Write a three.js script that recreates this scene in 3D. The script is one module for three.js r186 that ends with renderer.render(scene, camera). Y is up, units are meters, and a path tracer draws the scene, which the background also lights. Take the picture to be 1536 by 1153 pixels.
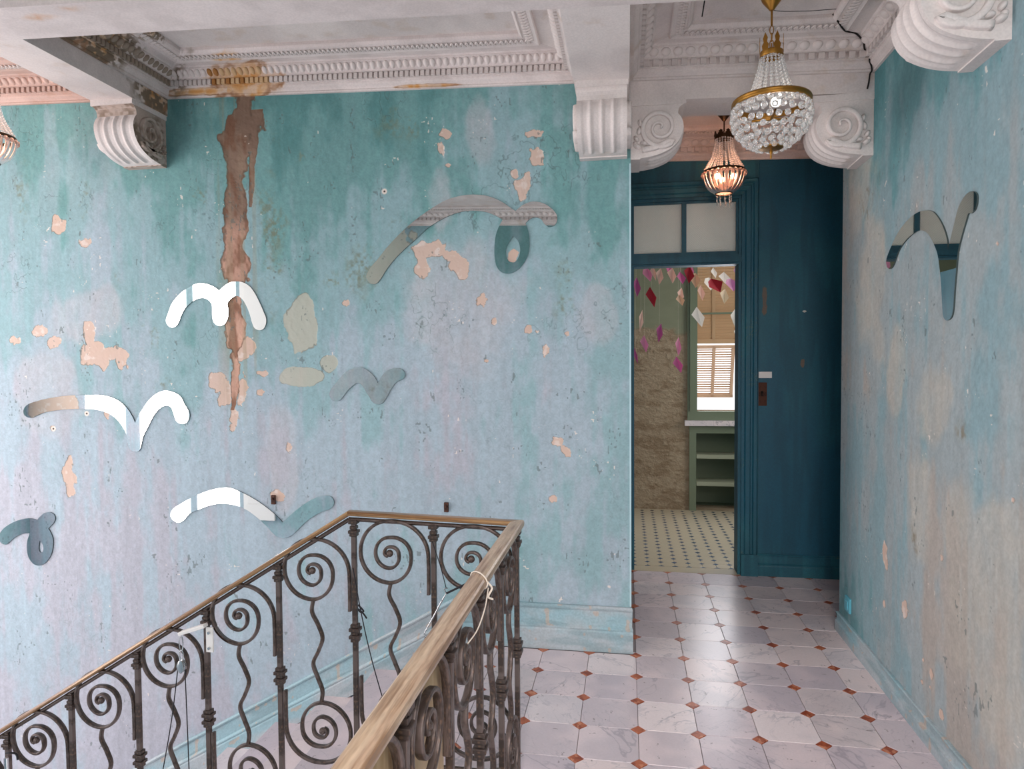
import * as THREE from 'three';
import { mergeGeometries } from 'three/addons/utils/BufferGeometryUtils.js';
import { RoundedBoxGeometry } from 'three/addons/geometries/RoundedBoxGeometry.js';
import { RectAreaLightUniformsLib } from 'three/addons/lights/RectAreaLightUniformsLib.js';

// ---------------------------------------------------------------- camera, sky, large lights, exposure
const scene = new THREE.Scene();
const camera = new THREE.PerspectiveCamera(2 * Math.atan(576.5 / 1018) * 180 / Math.PI, 1536 / 1153, 0.05, 200);
camera.rotation.order = 'YXZ';
camera.position.set(0, 1.58, 0);
camera.rotation.set(-0.03287, 0.16753, -0.0069);
const renderer = new THREE.WebGLRenderer({ antialias: true });
renderer.toneMapping = THREE.LinearToneMapping;
renderer.toneMappingExposure = 1.12;
renderer.shadowMap.enabled = true;
RectAreaLightUniformsLib.init();
scene.background = new THREE.Color(0.97, 0.97, 1.0);
scene.backgroundIntensity = 1.6;
function daylight(name, color, intensity, w, h, pos, look) {       // area light at one opening; the added openings are unseen
  const l = new THREE.RectAreaLight(color, intensity, w, h);
  l.name = name; l.position.set(...pos); l.lookAt(...look); scene.add(l);
}
daylight('stair_window_daylight', 0xfff3f0, 7, 0.53, 3.4, [-6.435, 1.1, 0.11], [-6.4, 1.1, -4]);
daylight('stair_window_daylight', 0xfff3f0, 7, 0.64, 3.4, [-5.62, 1.1, 0.11], [-5.6, 1.1, -4]);
daylight('stair_window_daylight', 0xfff3f0, 7, 0.54, 3.4, [-4.91, 1.1, 0.11], [-4.9, 1.1, -4]);
daylight('landing_window_daylight', 0xfff3f0, 8.5, 2.0, 3.0, [-7.54, 1.3, -2.1], [-3, 1.1, -2.1]);
daylight('added_skylight_fill', 0xffeeea, 23, 1.3, 1.9, [0.35, 3.3, 1.5], [0.35, 0, 1.49]);  // unseen skylight, added to brighten the floor
daylight('hall_window_daylight', 0xffeee6, 4, 1.3, 2.3, [0.3, 1.55, 2.94], [0.3, 0.9, 0]);
daylight('back_room_daylight', 0xf6f8ff, 5, 1.0, 1.6, [1.25, 1.85, -7.33], [1.25, 1.7, -5]);
daylight('added_back_room_fill', 0xfff6ea, 4, 1.0, 1.6, [2.36, 1.8, -6.3], [0, 1.5, -6.6]);  // unseen side window, added to light the shutters

// ---------------------------------------------------------------- helpers
let seed = 7;
const rnd = () => { seed = (seed * 1664525 + 1013904223) >>> 0; return seed / 4294967296; };
const rr = (a, b) => a + (b - a) * rnd();
const V3 = (x, y, z) => new THREE.Vector3(x, y, z);
const used = new Map();
function numbered(n) { const k = used.get(n) ?? 0; used.set(n, k + 1); return k ? n + '_' + String(k).padStart(3, '0') : n; }
function shadows(o) { o.traverse((m) => { if (m.isMesh) { m.castShadow = true; m.receiveShadow = true; } }); return o; }
function part(name, geo, m, parent, pos, rotY = 0) {
  const o = new THREE.Mesh(geo, m); o.name = numbered(name); o.castShadow = o.receiveShadow = true;
  if (pos) o.position.set(...pos); if (rotY) o.rotation.y = rotY;
  parent.add(o); return o;
}
function thing(name, label, category, pos = [0, 0, 0], rotY = 0, group) {
  const o = new THREE.Group(); o.name = numbered(name); o.position.set(...pos); o.rotation.y = rotY;
  o.userData = { label, category }; if (group) o.userData.group = group;
  scene.add(o); return o;
}
function struct(name, geo, m) {
  const o = geo ? new THREE.Mesh(geo, m) : new THREE.Group();
  o.name = numbered(name); o.userData = { kind: 'structure' }; o.castShadow = o.receiveShadow = true; scene.add(o); return o;
}
function stuff(o) { o.userData.kind = 'stuff'; return o; }
function uvBox(g, s = 1, ox = 0, oy = 0) {                         // uv in metres from the plane each face lies nearest to
  if (g.index) g = g.toNonIndexed();
  const p = g.attributes.position, uv = new Float32Array(p.count * 2), a = V3(), b = V3(), c = V3();
  for (let i = 0; i < p.count; i += 3) {
    a.fromBufferAttribute(p, i); b.fromBufferAttribute(p, i + 1); c.fromBufferAttribute(p, i + 2);
    const n = b.clone().sub(a).cross(c.clone().sub(a)), ax = Math.abs(n.x), ay = Math.abs(n.y), az = Math.abs(n.z);
    [a, b, c].forEach((v, k) => {
      const q = ax >= ay && ax >= az ? [v.z, v.y] : ay >= az ? [v.x, v.z] : [v.x, v.y];
      uv[(i + k) * 2] = q[0] * s + ox; uv[(i + k) * 2 + 1] = q[1] * s + oy;
    });
  }
  g.setAttribute('uv', new THREE.BufferAttribute(uv, 2)); return g;
}
function box(x0, x1, y0, y1, z0, z1) {
  const g = new THREE.BoxGeometry(x1 - x0, y1 - y0, z1 - z0); g.translate((x0 + x1) / 2, (y0 + y1) / 2, (z0 + z1) / 2); return uvBox(g);
}
function rbox(w, h, d, r = 0.003) { const g = new RoundedBoxGeometry(w, h, d, 1, r); return uvBox(g); }
function cyl(r0, r1, h, n = 16) { return new THREE.CylinderGeometry(r0, r1, h, n).toNonIndexed(); }
function merge(list) { return mergeGeometries(list.map((g) => { g = g.index ? g.toNonIndexed() : g; for (const k of Object.keys(g.attributes)) if (!['position', 'normal', 'uv'].includes(k)) g.deleteAttribute(k); return g; })); }
function lathe(pts, n = 24) { return new THREE.LatheGeometry(pts.map((p) => new THREE.Vector2(p[0], p[1])), n).toNonIndexed(); }
function tube(pts, r, n = 40, k = 6, closed = false) { return new THREE.TubeGeometry(new THREE.CatmullRomCurve3(pts.map((p) => V3(...p)), closed), n, r, k, closed).toNonIndexed(); }
function rod(a, b, r, k = 6) { return new THREE.TubeGeometry(new THREE.LineCurve3(V3(...a), V3(...b)), 1, r, k).toNonIndexed(); }
// A rectangular wall slab with rectangular holes, across (u) and up (v); axis 'x' runs along x, axis 'z' along z.
function holed(axis, u0, u1, v0, v1, w0, w1, holes) {
  const us = [...new Set([u0, u1, ...holes.flatMap((h) => [h[0], h[1]])])].sort((a, b) => a - b), vs = [...new Set([v0, v1, ...holes.flatMap((h) => [h[2], h[3]])])].sort((a, b) => a - b), out = [];
  for (let i = 0; i < us.length - 1; i++) for (let j = 0; j < vs.length - 1; j++) {
    const u = (us[i] + us[i + 1]) / 2, v = (vs[j] + vs[j + 1]) / 2;
    if (holes.some((h) => u > h[0] && u < h[1] && v > h[2] && v < h[3])) continue;
    out.push(axis === 'x' ? box(us[i], us[i + 1], vs[j], vs[j + 1], w0, w1) : box(w0, w1, vs[j], vs[j + 1], us[i], us[i + 1]));
  }
  return merge(out);
}
// Flat bar with eased edges swept along a curve in the xy plane; w: width in the plane (number or function), d: depth along z.
function bar2(pts, w, d, e = 0.3) {
  const n = pts.length, pos = [], idx = [], uv = [], K = 8; let run = 0;
  const sec = [[1, 1 - e], [1 - e, 1], [-1 + e, 1], [-1, 1 - e], [-1, -1 + e], [-1 + e, -1], [1 - e, -1], [1, -1 + e]];
  for (let i = 0; i < n; i++) {
    const a = pts[Math.max(0, i - 1)], b = pts[Math.min(n - 1, i + 1)], L = Math.hypot(b[0] - a[0], b[1] - a[1]) || 1, nx = -(b[1] - a[1]) / L, ny = (b[0] - a[0]) / L;
    if (i) run += Math.hypot(pts[i][0] - pts[i - 1][0], pts[i][1] - pts[i - 1][1]);
    const ww = (typeof w === 'function' ? w(i / (n - 1)) : w) / 2;
    sec.forEach((s, k) => { pos.push(pts[i][0] + nx * s[0] * ww, pts[i][1] + ny * s[0] * ww, s[1] * d / 2); uv.push(run, k / K * 0.1); });
  }
  for (let i = 0; i < n - 1; i++) for (let k = 0; k < K; k++) { const a = i * K + k, b = i * K + (k + 1) % K; idx.push(a, a + K, b, b, a + K, b + K); }
  for (const [o, f] of [[0, 1], [(n - 1) * K, 0]]) for (let k = 1; k < K - 1; k++) idx.push(o, o + (f ? k : k + 1), o + (f ? k + 1 : k));
  const g = new THREE.BufferGeometry();
  g.setAttribute('position', new THREE.Float32BufferAttribute(pos, 3)); g.setAttribute('uv', new THREE.Float32BufferAttribute(uv, 2)); g.setIndex(idx); g.computeVertexNormals();
  return g;
}

// ---------------------------------------------------------------- noise and textures
const P = new Uint8Array(512); for (let i = 0; i < 256; i++) P[i] = i;
for (let i = 255; i > 0; i--) { const j = Math.floor(rnd() * (i + 1)), t = P[i]; P[i] = P[j]; P[j] = t; }
for (let i = 0; i < 256; i++) P[256 + i] = P[i];
function vn(x, y) {
  const xf = Math.floor(x), yf = Math.floor(y), xi = xf & 255, yi = yf & 255; let u = x - xf, v = y - yf; u = u * u * (3 - 2 * u); v = v * v * (3 - 2 * v);
  const a = P[P[xi] + yi], b = P[P[(xi + 1) & 255] + yi], c = P[P[xi] + ((yi + 1) & 255)], d = P[P[(xi + 1) & 255] + ((yi + 1) & 255)];
  return (a + (b - a) * u + (c - a + (a - b - c + d) * u) * v) / 255;
}
function fbm(x, y, o = 4) { let s = 0, a = 0.5, t = 0; for (let i = 0; i < o; i++) { s += a * vn(x + i * 17.3, y - i * 9.1); t += a; a *= 0.5; x *= 2.03; y *= 2.03; } return s / t; }
const ss = (a, b, x) => { const t = Math.min(1, Math.max(0, (x - a) / (b - a))); return t * t * (3 - 2 * t); };
const mix3 = (c, d, t) => { c[0] += (d[0] - c[0]) * t; c[1] += (d[1] - c[1]) * t; c[2] += (d[2] - c[2]) * t; };
// f(x, y, out) in metres writes an sRGB colour into out[0..2] and a height (0..1) into out[3].
function texture(w, h, mw, mh, f, wrap = THREE.MirroredRepeatWrapping) {
  const col = new Uint8Array(w * h * 4), hgt = new Uint8Array(w * h), o = [0, 0, 0, 0.5];
  for (let j = 0; j < h; j++) for (let i = 0; i < w; i++) {
    f((i + 0.5) / w * mw, (j + 0.5) / h * mh, o, j * w + i);
    const k = (j * w + i) * 4; col[k] = Math.max(0, Math.min(255, o[0])); col[k + 1] = Math.max(0, Math.min(255, o[1])); col[k + 2] = Math.max(0, Math.min(255, o[2])); col[k + 3] = 255;
    hgt[j * w + i] = Math.max(0, Math.min(255, o[3] * 255));
  }
  const t = new THREE.DataTexture(col, w, h); t.colorSpace = THREE.SRGBColorSpace; const b = new THREE.DataTexture(hgt, w, h, THREE.RedFormat);
  for (const q of [t, b]) { q.wrapS = q.wrapT = wrap; q.magFilter = THREE.LinearFilter; q.repeat.set(1 / mw, 1 / mh); q.needsUpdate = true; }
  return { map: t, bumpMap: b };
}
// Raises a mask in every patch [cx, cy, rx, ry], its outline broken up by noise.
function patches(mask, w, h, mw, mh, ox, oy, list, soft, rough, freq) {
  for (const [cx, cy, rx, ry] of list) {
    const i0 = Math.max(0, Math.floor((cx - 2 * rx - ox) / mw * w)), i1 = Math.min(w - 1, Math.ceil((cx + 2 * rx - ox) / mw * w)), j0 = Math.max(0, Math.floor((cy - 2 * ry - oy) / mh * h)), j1 = Math.min(h - 1, Math.ceil((cy + 2 * ry - oy) / mh * h)), f = freq || 0.9 / Math.min(rx, ry);
    for (let j = j0; j <= j1; j++) for (let i = i0; i <= i1; i++) {
      const x = ox + (i + 0.5) / w * mw, y = oy + (j + 0.5) / h * mh, d = Math.hypot((x - cx) / rx, (y - cy) / ry);
      if (d > 2) continue;
      const v = ss(0, soft, 1 - d + (fbm(x * f + cx * 31, y * f * 0.8 + cy * 17, 4) - 0.5) * rough), k = j * w + i;
      if (v > mask[k]) mask[k] = v;
    }
  }
}
function plasterMat(t, o = {}) { return new THREE.MeshStandardMaterial({ ...t, roughness: 0.8, bumpScale: 0.006, ...o }); }

// the flaking blue paint of the stair wall, in world x and y
const PEEL = [[-3.461, 2.431, 0.066, 0.07], [-3.286, 2.331, 0.042, 0.028], [-3.522, 1.724, 0.047, 0.041], [-3.625, 1.796, 0.057, 0.033], [-3.27, 1.795, 0.051, 0.082], [-3.229, 1.635, 0.079, 0.082], [-3.126, 1.65, 0.074, 0.033], [-3.044, 1.637, 0.055, 0.065], [-3.8, 1.74, 0.034, 0.021], [-3.436, 0.87, 0.05, 0.109], [-1.106, 2.223, 0.1, 0.052], [-1.138, 2.12, 0.043, 0.067], [-0.915, 2.106, 0.046, 0.067], [-0.983, 2.174, 0.054, 0.03], [-0.795, 1.929, 0.038, 0.033], [-0.724, 1.802, 0.015, 0.022], [-0.534, 1.759, 0.022, 0.022], [-0.483, 1.747, 0.011, 0.007], [-0.318, 1.734, 0.015, 0.011], [-0.436, 1.644, 0.018, 0.033], [-0.771, 1.588, 0.011, 0.011], [-0.368, 1.143, 0.04, 0.026], [-0.325, 1.096, 0.036, 0.029], [-0.403, 0.826, 0.029, 0.026], [-0.988, 2.852, 0.038, 0.029], [-1.019, 2.773, 0.019, 0.037], [-0.978, 2.675, 0.019, 0.011], [-0.477, 2.691, 0.051, 0.047], [-0.499, 2.818, 0.044, 0.021], [-0.555, 2.537, 0.04, 0.072], [-0.599, 2.604, 0.022, 0.025], [-1.59, 1.927, 0.02, 0.015], [-2.392, 1.477, 0.069, 0.06], [-2.359, 1.405, 0.035, 0.08], [-2.249, 1.674, 0.086, 0.063], [-2.25, 1.425, 0.034, 0.087], [-3.54, 1.183, 0.024, 0.017], [-1.955, 1.088, 0.017, 0.031], [-2.112, 1.523, 0.034, 0.02], [-3.161, 1.281, 0.019, 0.033], [-2.135, 1.413, 0.026, 0.02], [-0.613, 2.159, 0.026, 0.051], [-2.373, 1.365, 0.035, 0.032], [-2.306, 1.254, 0.03, 0.06], [-2.03, 0.8, 0.05, 0.03]];
const BARE = [[-1.863, 1.794, 0.112, 0.178], [-1.86, 1.499, 0.165, 0.058], [-1.706, 1.58, 0.057, 0.054]];
const RUST = [[-2.2, 3.4, 0.1], [-2.2, 3.12, 0.09], [-2.221, 2.986, 0.125], [-2.24, 2.872, 0.105], [-2.26, 2.738, 0.07], [-2.269, 2.544, 0.06], [-2.272, 2.388, 0.068], [-2.263, 2.232, 0.076], [-2.262, 2.075, 0.07], [-2.287, 1.919, 0.048], [-2.29, 1.761, 0.043], [-2.285, 1.603, 0.036], [-2.297, 1.445, 0.03], [-2.309, 1.306, 0.018]];
const DRIP = [[-2.13, 3.06, 0.05], [-2.147, 2.866, 0.036], [-2.159, 2.732, 0.02], [-2.166, 2.578, 0.016], [-2.172, 2.501, 0.01]];
const MOULD = [[-3.067, 2.117, 0.082, 0.105], [-1.645, 2.059, 0.182, 0.053], [-1.26, 2.385, 0.086, 0.112], [-2.873, 1.729, 0.135, 0.081], [-2.79, 1.466, 0.081, 0.101], [-3.26, 2.59, 0.074, 0.162], [-1.837, 2.772, 0.041, 0.053], [-2.497, 2.554, 0.108, 0.196], [-1.482, 2.13, 0.12, 0.152], [-1.3, 2.9, 0.2, 0.12], [-0.321, 1.987, 0.108, 0.181], [-3.729, 2.653, 0.096, 0.206], [-2.05, 2.4, 0.1, 0.5]];
const GREY = [[-0.86, 1.85, 0.36, 0.46], [-1.02, 2.45, 0.1, 0.3], [-0.8, 2.85, 0.1, 0.2], [-0.15, 1.84, 0.1, 0.16], [-2.0, 1.05, 0.1, 0.3], [-3.3, 1.9, 0.3, 0.2], [-3.6, 1.4, 0.25, 0.3]];
const RAMP = [[177, 181, 193], [164, 183, 195], [141, 174, 181], [110, 156, 157], [86, 136, 137]];
function chain(list, x, y) {                                       // 1 inside a ragged run of [x, y, half width]
  for (let i = 0; i < list.length - 1; i++) {
    const a = list[i], b = list[i + 1]; if (y > a[1] || y < b[1]) continue;
    const t = (a[1] - y) / (a[1] - b[1]), c = a[0] + (b[0] - a[0]) * t, r = a[2] + (b[2] - a[2]) * t;
    return 1 - Math.abs(x - c) / r;
  }
  return -1;
}
function wallTexture(w, h, mw, mh, ox, oy, L) {
  const G = L.grid, gx = L.gx, gy = L.gy, cell = (a, v) => { let i = 0; const up = a[1] > a[0]; while (i < a.length - 2 && (up ? v > a[i + 1] : v < a[i + 1])) i++; return [i, Math.min(1, Math.max(0, (v - a[i]) / (a[i + 1] - a[i])))]; };
  const paint = (x, y) => { const [i, p] = cell(gx, x), [j, q] = cell(gy, y), a = G[j], b = G[j + 1]; return (a[i] * (1 - p) + a[i + 1] * p) * (1 - q) + (b[i] * (1 - p) + b[i + 1] * p) * q; };
  const M = () => new Float32Array(w * h), peel = M(), bare = M(), mould = M(), grey = M(), args = [w, h, mw, mh, ox, oy];
  patches(grey, ...args, L.grey, 0.35, 1.1, 5); patches(mould, ...args, L.mould, 0.9, 1.7, 9);
  patches(peel, ...args, L.peel, 0.12, 1.5); patches(bare, ...args, L.bare, 0.12, 0.8, 11);
  return texture(w, h, mw, mh, (u, v, o, k) => {
    const x = u + ox, y = v + oy, st = fbm(x * 9, y * 0.8, 3), big = fbm(x * 1.3 + 5, y * 1.1, 3), med = fbm(x * 5, y * 4, 4), fine = vn(x * 160, y * 160), gr = vn(x * 60 + 9, y * 45);
    const c = o, wx = (fbm(x * 3.1, y * 1.5 + 30, 4) - 0.5) * 0.6, wy = (fbm(x * 4.6 + 11, y * 1.3, 4) - 0.5) * 0.9, brush = fbm(x * 34, y * 1.7, 3), rag = fbm(x * 16 + 3, y * 9, 4);
    let t = paint(x + wx, y + wy) + (big - 0.5) * 0.3 + (st - 0.5) * 0.4 + (med - 0.5) * 0.3 + (rag - 0.5) * 0.22 + (brush - 0.5) * 0.2, R = L.ramp; t = Math.min(0.999, Math.max(0, t)) * (R.length - 1);
    const k0 = Math.floor(t), kf = ss(0.12, 0.88, t - k0); c[0] = R[k0][0]; c[1] = R[k0][1]; c[2] = R[k0][2]; mix3(c, R[k0 + 1], kf);
    mix3(c, L.greyCol, grey[k] * (0.5 + 0.7 * (rag - 0.4)));
    mix3(c, L.mouldCol, mould[k] * ss(0.44, 0.68, 0.45 * fbm(x * 55, y * 50, 3) + 0.55 * med) * 0.8);
    const shade = 0.95 + 0.08 * st + 0.07 * (brush - 0.5) + 0.07 * (fine - 0.5) + 0.06 * (gr - 0.5); c[0] *= shade; c[1] *= shade; c[2] *= shade;
    let z = 0.55 + 0.16 * (med - 0.5) + 0.10 * (gr - 0.5) + 0.06 * (fine - 0.5) + 0.14 * ss(0.58, 0.75, fbm(x * 22, y * 16, 3));
    { const crk = L.flaky * ss(0.56, 0.66, fbm(x * 2.9 + 60, y * 2.3, 3)) * (0.35 + 0.65 * ss(1.4, 2.2, y)) * (1 - ss(0.0, 0.022, Math.abs(fbm(x * 17 + 8, y * 12, 3) - 0.5))); if (crk > 0) { mix3(c, [84, 104, 104], crk * 0.45); z -= 0.25 * crk; } }
    if (bare[k] > 0.02) { const e = ss(0.02, 0.3, bare[k]) * (1 - ss(0.5, 0.9, bare[k])); mix3(c, [190 - 14 * st, 182, 168], ss(0.1, 0.5, bare[k]) * 0.85); mix3(c, [100, 95, 85], e * 0.4 * (vn(x * 12, y * 12) > 0.45 ? 1 : 0)); z -= 0.22 * bare[k]; }
    if (peel[k] > 0.02) { const q = peel[k]; mix3(c, [206, 185 - 6 * med, 174 - 12 * med], ss(0.05, 0.4, q)); mix3(c, [222, 211, 205], ss(0.6, 0.75, fbm(x * 24, y * 24, 3)) * q * 0.7); mix3(c, [120, 112, 100], ss(0.02, 0.2, q) * (1 - ss(0.3, 0.7, q)) * 0.55); z -= 0.4 * q; }
    if (L.rust) {
      const n = (fbm(x * 14, y * 11, 4) - 0.5) * 1.7, r = Math.max(chain(RUST, x, y) - ss(2.98, 3.1, y) * 0.35, chain(DRIP, x, y) - 0.1) + n * (y > 2 ? 0.85 : 1.3), m = ss(0, 0.12, r);
      if (m > 0) {
        const low = ss(2.5, 2.25, y + (med - 0.5) * 0.3);
        const t = [128 + 68 * low + 46 * (med - 0.5), 100 + 52 * low + 44 * (med - 0.5), 84 + 48 * low + 40 * (med - 0.5)]; mix3(t, [112, 70, 48], ss(0.5, 0.72, fbm(x * 20, y * 9, 3)) * 0.7);
        mix3(c, t, m * 0.95); mix3(c, [92, 74, 60], m * (1 - ss(0.1, 0.3, r)) * 0.7); z += m * (-0.35 + 0.5 * (fbm(x * 50, y * 50, 3) - 0.5));
      }
      const run = ss(0.3, -0.6, Math.abs(x + 2.26) / 0.12 - 1.2) * ss(0.45, 0.6, fbm(x * 26, y * 1.6, 3)); mix3(c, [150, 134, 110], run * 0.35 * ss(1.1, 1.7, y));
      for (const [hx, hy] of L.holes) { const d = Math.hypot(x - hx, y - hy); if (d < 0.022) { mix3(c, [236, 222, 212], 1 - ss(0.012, 0.02, d)); mix3(c, [50, 40, 36], 1 - ss(0.004, 0.007, d)); } }
    }
    if (L.dots && vn(x * 11 + 3, y * 11) > 0.86 && vn(x * 90, y * 90) > 0.9) mix3(c, [232, 222, 212], 0.8);
    if (vn(x * 13 - 3, y * 10) > 0.8 && vn(x * 110, y * 60) > 0.83) { mix3(c, [92, 104, 104], 0.5); z -= 0.12; }
    c[3] = z;
  }, THREE.MirroredRepeatWrapping);
}
const backTex = wallTexture(1536, 1600, 4.65, 4.85, -4.62, -1.55, { peel: PEEL, bare: BARE, mould: MOULD, grey: GREY, rust: true, dots: true, flaky: 1, gx: [-4.2, -3.3, -2.6, -1.9, -1.2, -0.6, -0.05], gy: [3.1, 2.6, 2.1, 1.6, 1.1, 0.5, -0.4], grid: [[0.66, 0.7, 0.92, 0.95, 0.8, 0.6, 0.72], [0.52, 0.48, 0.75, 0.74, 0.55, 0.45, 0.65], [0.46, 0.5, 0.58, 0.62, 0.34, 0.3, 0.52], [0.3, 0.36, 0.46, 0.42, 0.16, 0.2, 0.44], [0.14, 0.16, 0.22, 0.2, 0.14, 0.24, 0.42], [0.04, 0.06, 0.14, 0.2, 0.22, 0.34, 0.42], [0.0, 0.04, 0.1, 0.18, 0.22, 0.3, 0.4]], ramp: RAMP, holes: [[-3.54, 1.183], [-1.35, 2.55], [-3.3, 1.28]], greyCol: [184, 186, 194], mouldCol: [118, 124, 104] });
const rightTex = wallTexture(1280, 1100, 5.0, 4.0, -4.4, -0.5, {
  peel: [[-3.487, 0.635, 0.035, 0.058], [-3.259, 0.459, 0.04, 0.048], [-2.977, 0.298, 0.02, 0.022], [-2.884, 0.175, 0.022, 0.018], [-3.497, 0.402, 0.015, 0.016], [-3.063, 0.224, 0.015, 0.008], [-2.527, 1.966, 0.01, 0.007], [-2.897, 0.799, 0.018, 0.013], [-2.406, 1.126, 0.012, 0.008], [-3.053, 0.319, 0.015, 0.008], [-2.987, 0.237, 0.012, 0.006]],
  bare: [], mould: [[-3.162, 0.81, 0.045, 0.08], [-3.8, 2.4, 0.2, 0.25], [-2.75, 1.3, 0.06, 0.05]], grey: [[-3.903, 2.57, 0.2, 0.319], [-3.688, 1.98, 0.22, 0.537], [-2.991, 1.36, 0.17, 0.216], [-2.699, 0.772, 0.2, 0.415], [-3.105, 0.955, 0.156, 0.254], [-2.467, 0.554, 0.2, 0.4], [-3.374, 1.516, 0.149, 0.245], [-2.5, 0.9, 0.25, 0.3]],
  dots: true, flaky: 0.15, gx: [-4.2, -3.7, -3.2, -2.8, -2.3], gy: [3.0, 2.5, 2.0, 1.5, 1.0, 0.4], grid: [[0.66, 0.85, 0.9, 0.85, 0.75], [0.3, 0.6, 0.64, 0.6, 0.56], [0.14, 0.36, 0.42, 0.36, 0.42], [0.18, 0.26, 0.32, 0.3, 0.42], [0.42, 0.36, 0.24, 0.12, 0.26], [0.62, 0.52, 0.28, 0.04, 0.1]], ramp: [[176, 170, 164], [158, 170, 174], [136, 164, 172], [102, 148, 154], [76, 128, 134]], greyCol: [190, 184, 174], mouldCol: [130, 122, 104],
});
const frontTex = wallTexture(700, 500, 7.0, 5.0, -7.2, -1.6, { peel: [[-7.1, 1.3, 0.2, 0.9]], bare: [[-2.7, 2.6, 0.42, 0.7], [-3.3, 1.9, 0.4, 0.4]], mould: [[-2.4, 1.2, 0.5, 0.3]], grey: [[-3.2, 1.4, 0.7, 0.6], [-1.4, 1.2, 0.6, 0.6]], flaky: 0, gx: [-7, -4, -1], gy: [3, 1, -1], grid: [[0.5, 0.5, 0.6], [0.2, 0.4, 0.4], [0.1, 0.3, 0.4]], ramp: RAMP, greyCol: [182, 184, 188], mouldCol: [120, 124, 108] });
const whiteTex = texture(640, 640, 1.6, 1.6, (x, y, o) => {
  const tx = (a, f) => { const s = x / 1.6, t = y / 1.6; return fbm(a + s * f, t * f, 4); };
  const a = tx(0, 5), b = tx(40, 22), f = vn(x * 210, y * 210); o[0] = 226; o[1] = 217; o[2] = 214;
  mix3(o, [205, 196, 194], ss(0.45, 0.7, a) * 0.7); mix3(o, [196, 176, 160], ss(0.6, 0.78, b * 0.6 + a * 0.45) * 0.35); const q = 0.97 + 0.06 * f; o[0] *= q; o[1] *= q; o[2] *= q; o[3] = 0.5 + 0.3 * (b - 0.5) + 0.1 * (f - 0.5);
});
// the white plaster where water has come through: brown tide marks and mould, world x (or z) against height
function stainTex(mw, mh, marks, mouldy, tint = [202, 146, 84], rim = 0.6, soft = 0.9) {
  const w = 900, h = Math.max(64, Math.round(900 * mh / mw)), m = new Float32Array(w * h), n = new Float32Array(w * h);
  patches(m, w, h, mw, mh, 0, 0, marks, soft, 1.1, 9); patches(n, w, h, mw, mh, 0, 0, mouldy, 0.9, 1.5, 8);
  return texture(w, h, mw, mh, (x, y, o, k) => {
    const a = fbm(x * 4, y * 6, 4), b = fbm(x * 22, y * 18, 3), f = vn(x * 180, y * 180); o[0] = 224; o[1] = 214; o[2] = 212; mix3(o, [202, 192, 190], ss(0.45, 0.7, a) * 0.6);
    const r = m[k]; mix3(o, tint, r * (0.4 + 0.6 * ss(0.35, 0.65, b))); mix3(o, [128, 76, 36], ss(0.1, 0.3, r) * (1 - ss(0.3, 0.6, r)) * rim * ss(0.4, 0.6, a));
    mix3(o, [118, 102, 86], n[k] * ss(0.36, 0.62, 0.5 * b + 0.5 * vn(x * 60, y * 60)) * 0.95); const q = 0.97 + 0.06 * f; o[0] *= q; o[1] *= q; o[2] *= q; o[3] = 0.5 + 0.3 * (b - 0.5);
  }, THREE.MirroredRepeatWrapping);
}
const petrolTex = texture(512, 512, 1.6, 1.6, (x, y, o) => {
  const a = fbm(x * 2.2, y * 1.8, 4), s = fbm(x * 14, y * 2, 3), f = vn(x * 170, y * 170); o[0] = 24; o[1] = 92; o[2] = 114; mix3(o, [42, 108, 120], ss(0.4, 0.66, a) * 0.7); mix3(o, [18, 74, 92], ss(0.5, 0.7, s) * 0.5);
  if (vn(x * 9, y * 9) > 0.82 && f > 0.72) mix3(o, [96, 104, 96], 0.6); const q = 0.95 + 0.1 * f; o[0] *= q; o[1] *= q; o[2] *= q; o[3] = 0.5 + 0.3 * (s - 0.5) + 0.1 * f;
}, THREE.MirroredRepeatWrapping);
const panelTex = texture(320, 1024, 0.9, 3.1, (x, y, o) => {
  const X = x + 0.9, a = fbm(x * 2.2 + 7, y * 1.4, 4), st = fbm(x * 14, y * 1.6, 3), f = vn(x * 170, y * 170); o[0] = 18; o[1] = 86; o[2] = 110; mix3(o, [34, 100, 116], ss(0.42, 0.66, a) * 0.7); mix3(o, [14, 72, 92], ss(0.5, 0.7, st) * 0.45);
  const n = (fbm(x * 26, y * 14, 4) - 0.5) * 1.5, m = Math.max(1 - Math.hypot((X - 0.985) / 0.022, (y - 2.02) / 0.13), 1 - Math.hypot((X - 1.25) / 0.022, (y - 1.56) / 0.04)) + n; mix3(o, [112, 92, 78], ss(0.1, 0.3, m) * (Math.abs(X - 0.985) < 0.06 && Math.abs(y - 2.02) < 0.2 || Math.abs(X - 1.25) < 0.05 && Math.abs(y - 1.56) < 0.08 ? 0.9 : 0));
  if (Math.hypot((X - 1.26) / 0.014, (y - 1.93) / 0.007) < 1) mix3(o, [210, 206, 200], 1); const q = 0.95 + 0.1 * f; o[0] *= q; o[1] *= q; o[2] *= q; o[3] = 0.5 + 0.3 * (st - 0.5) + 0.1 * f;
}, THREE.MirroredRepeatWrapping);
for (const q of [panelTex.map, panelTex.bumpMap]) q.offset.set(-1, 0);
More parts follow.
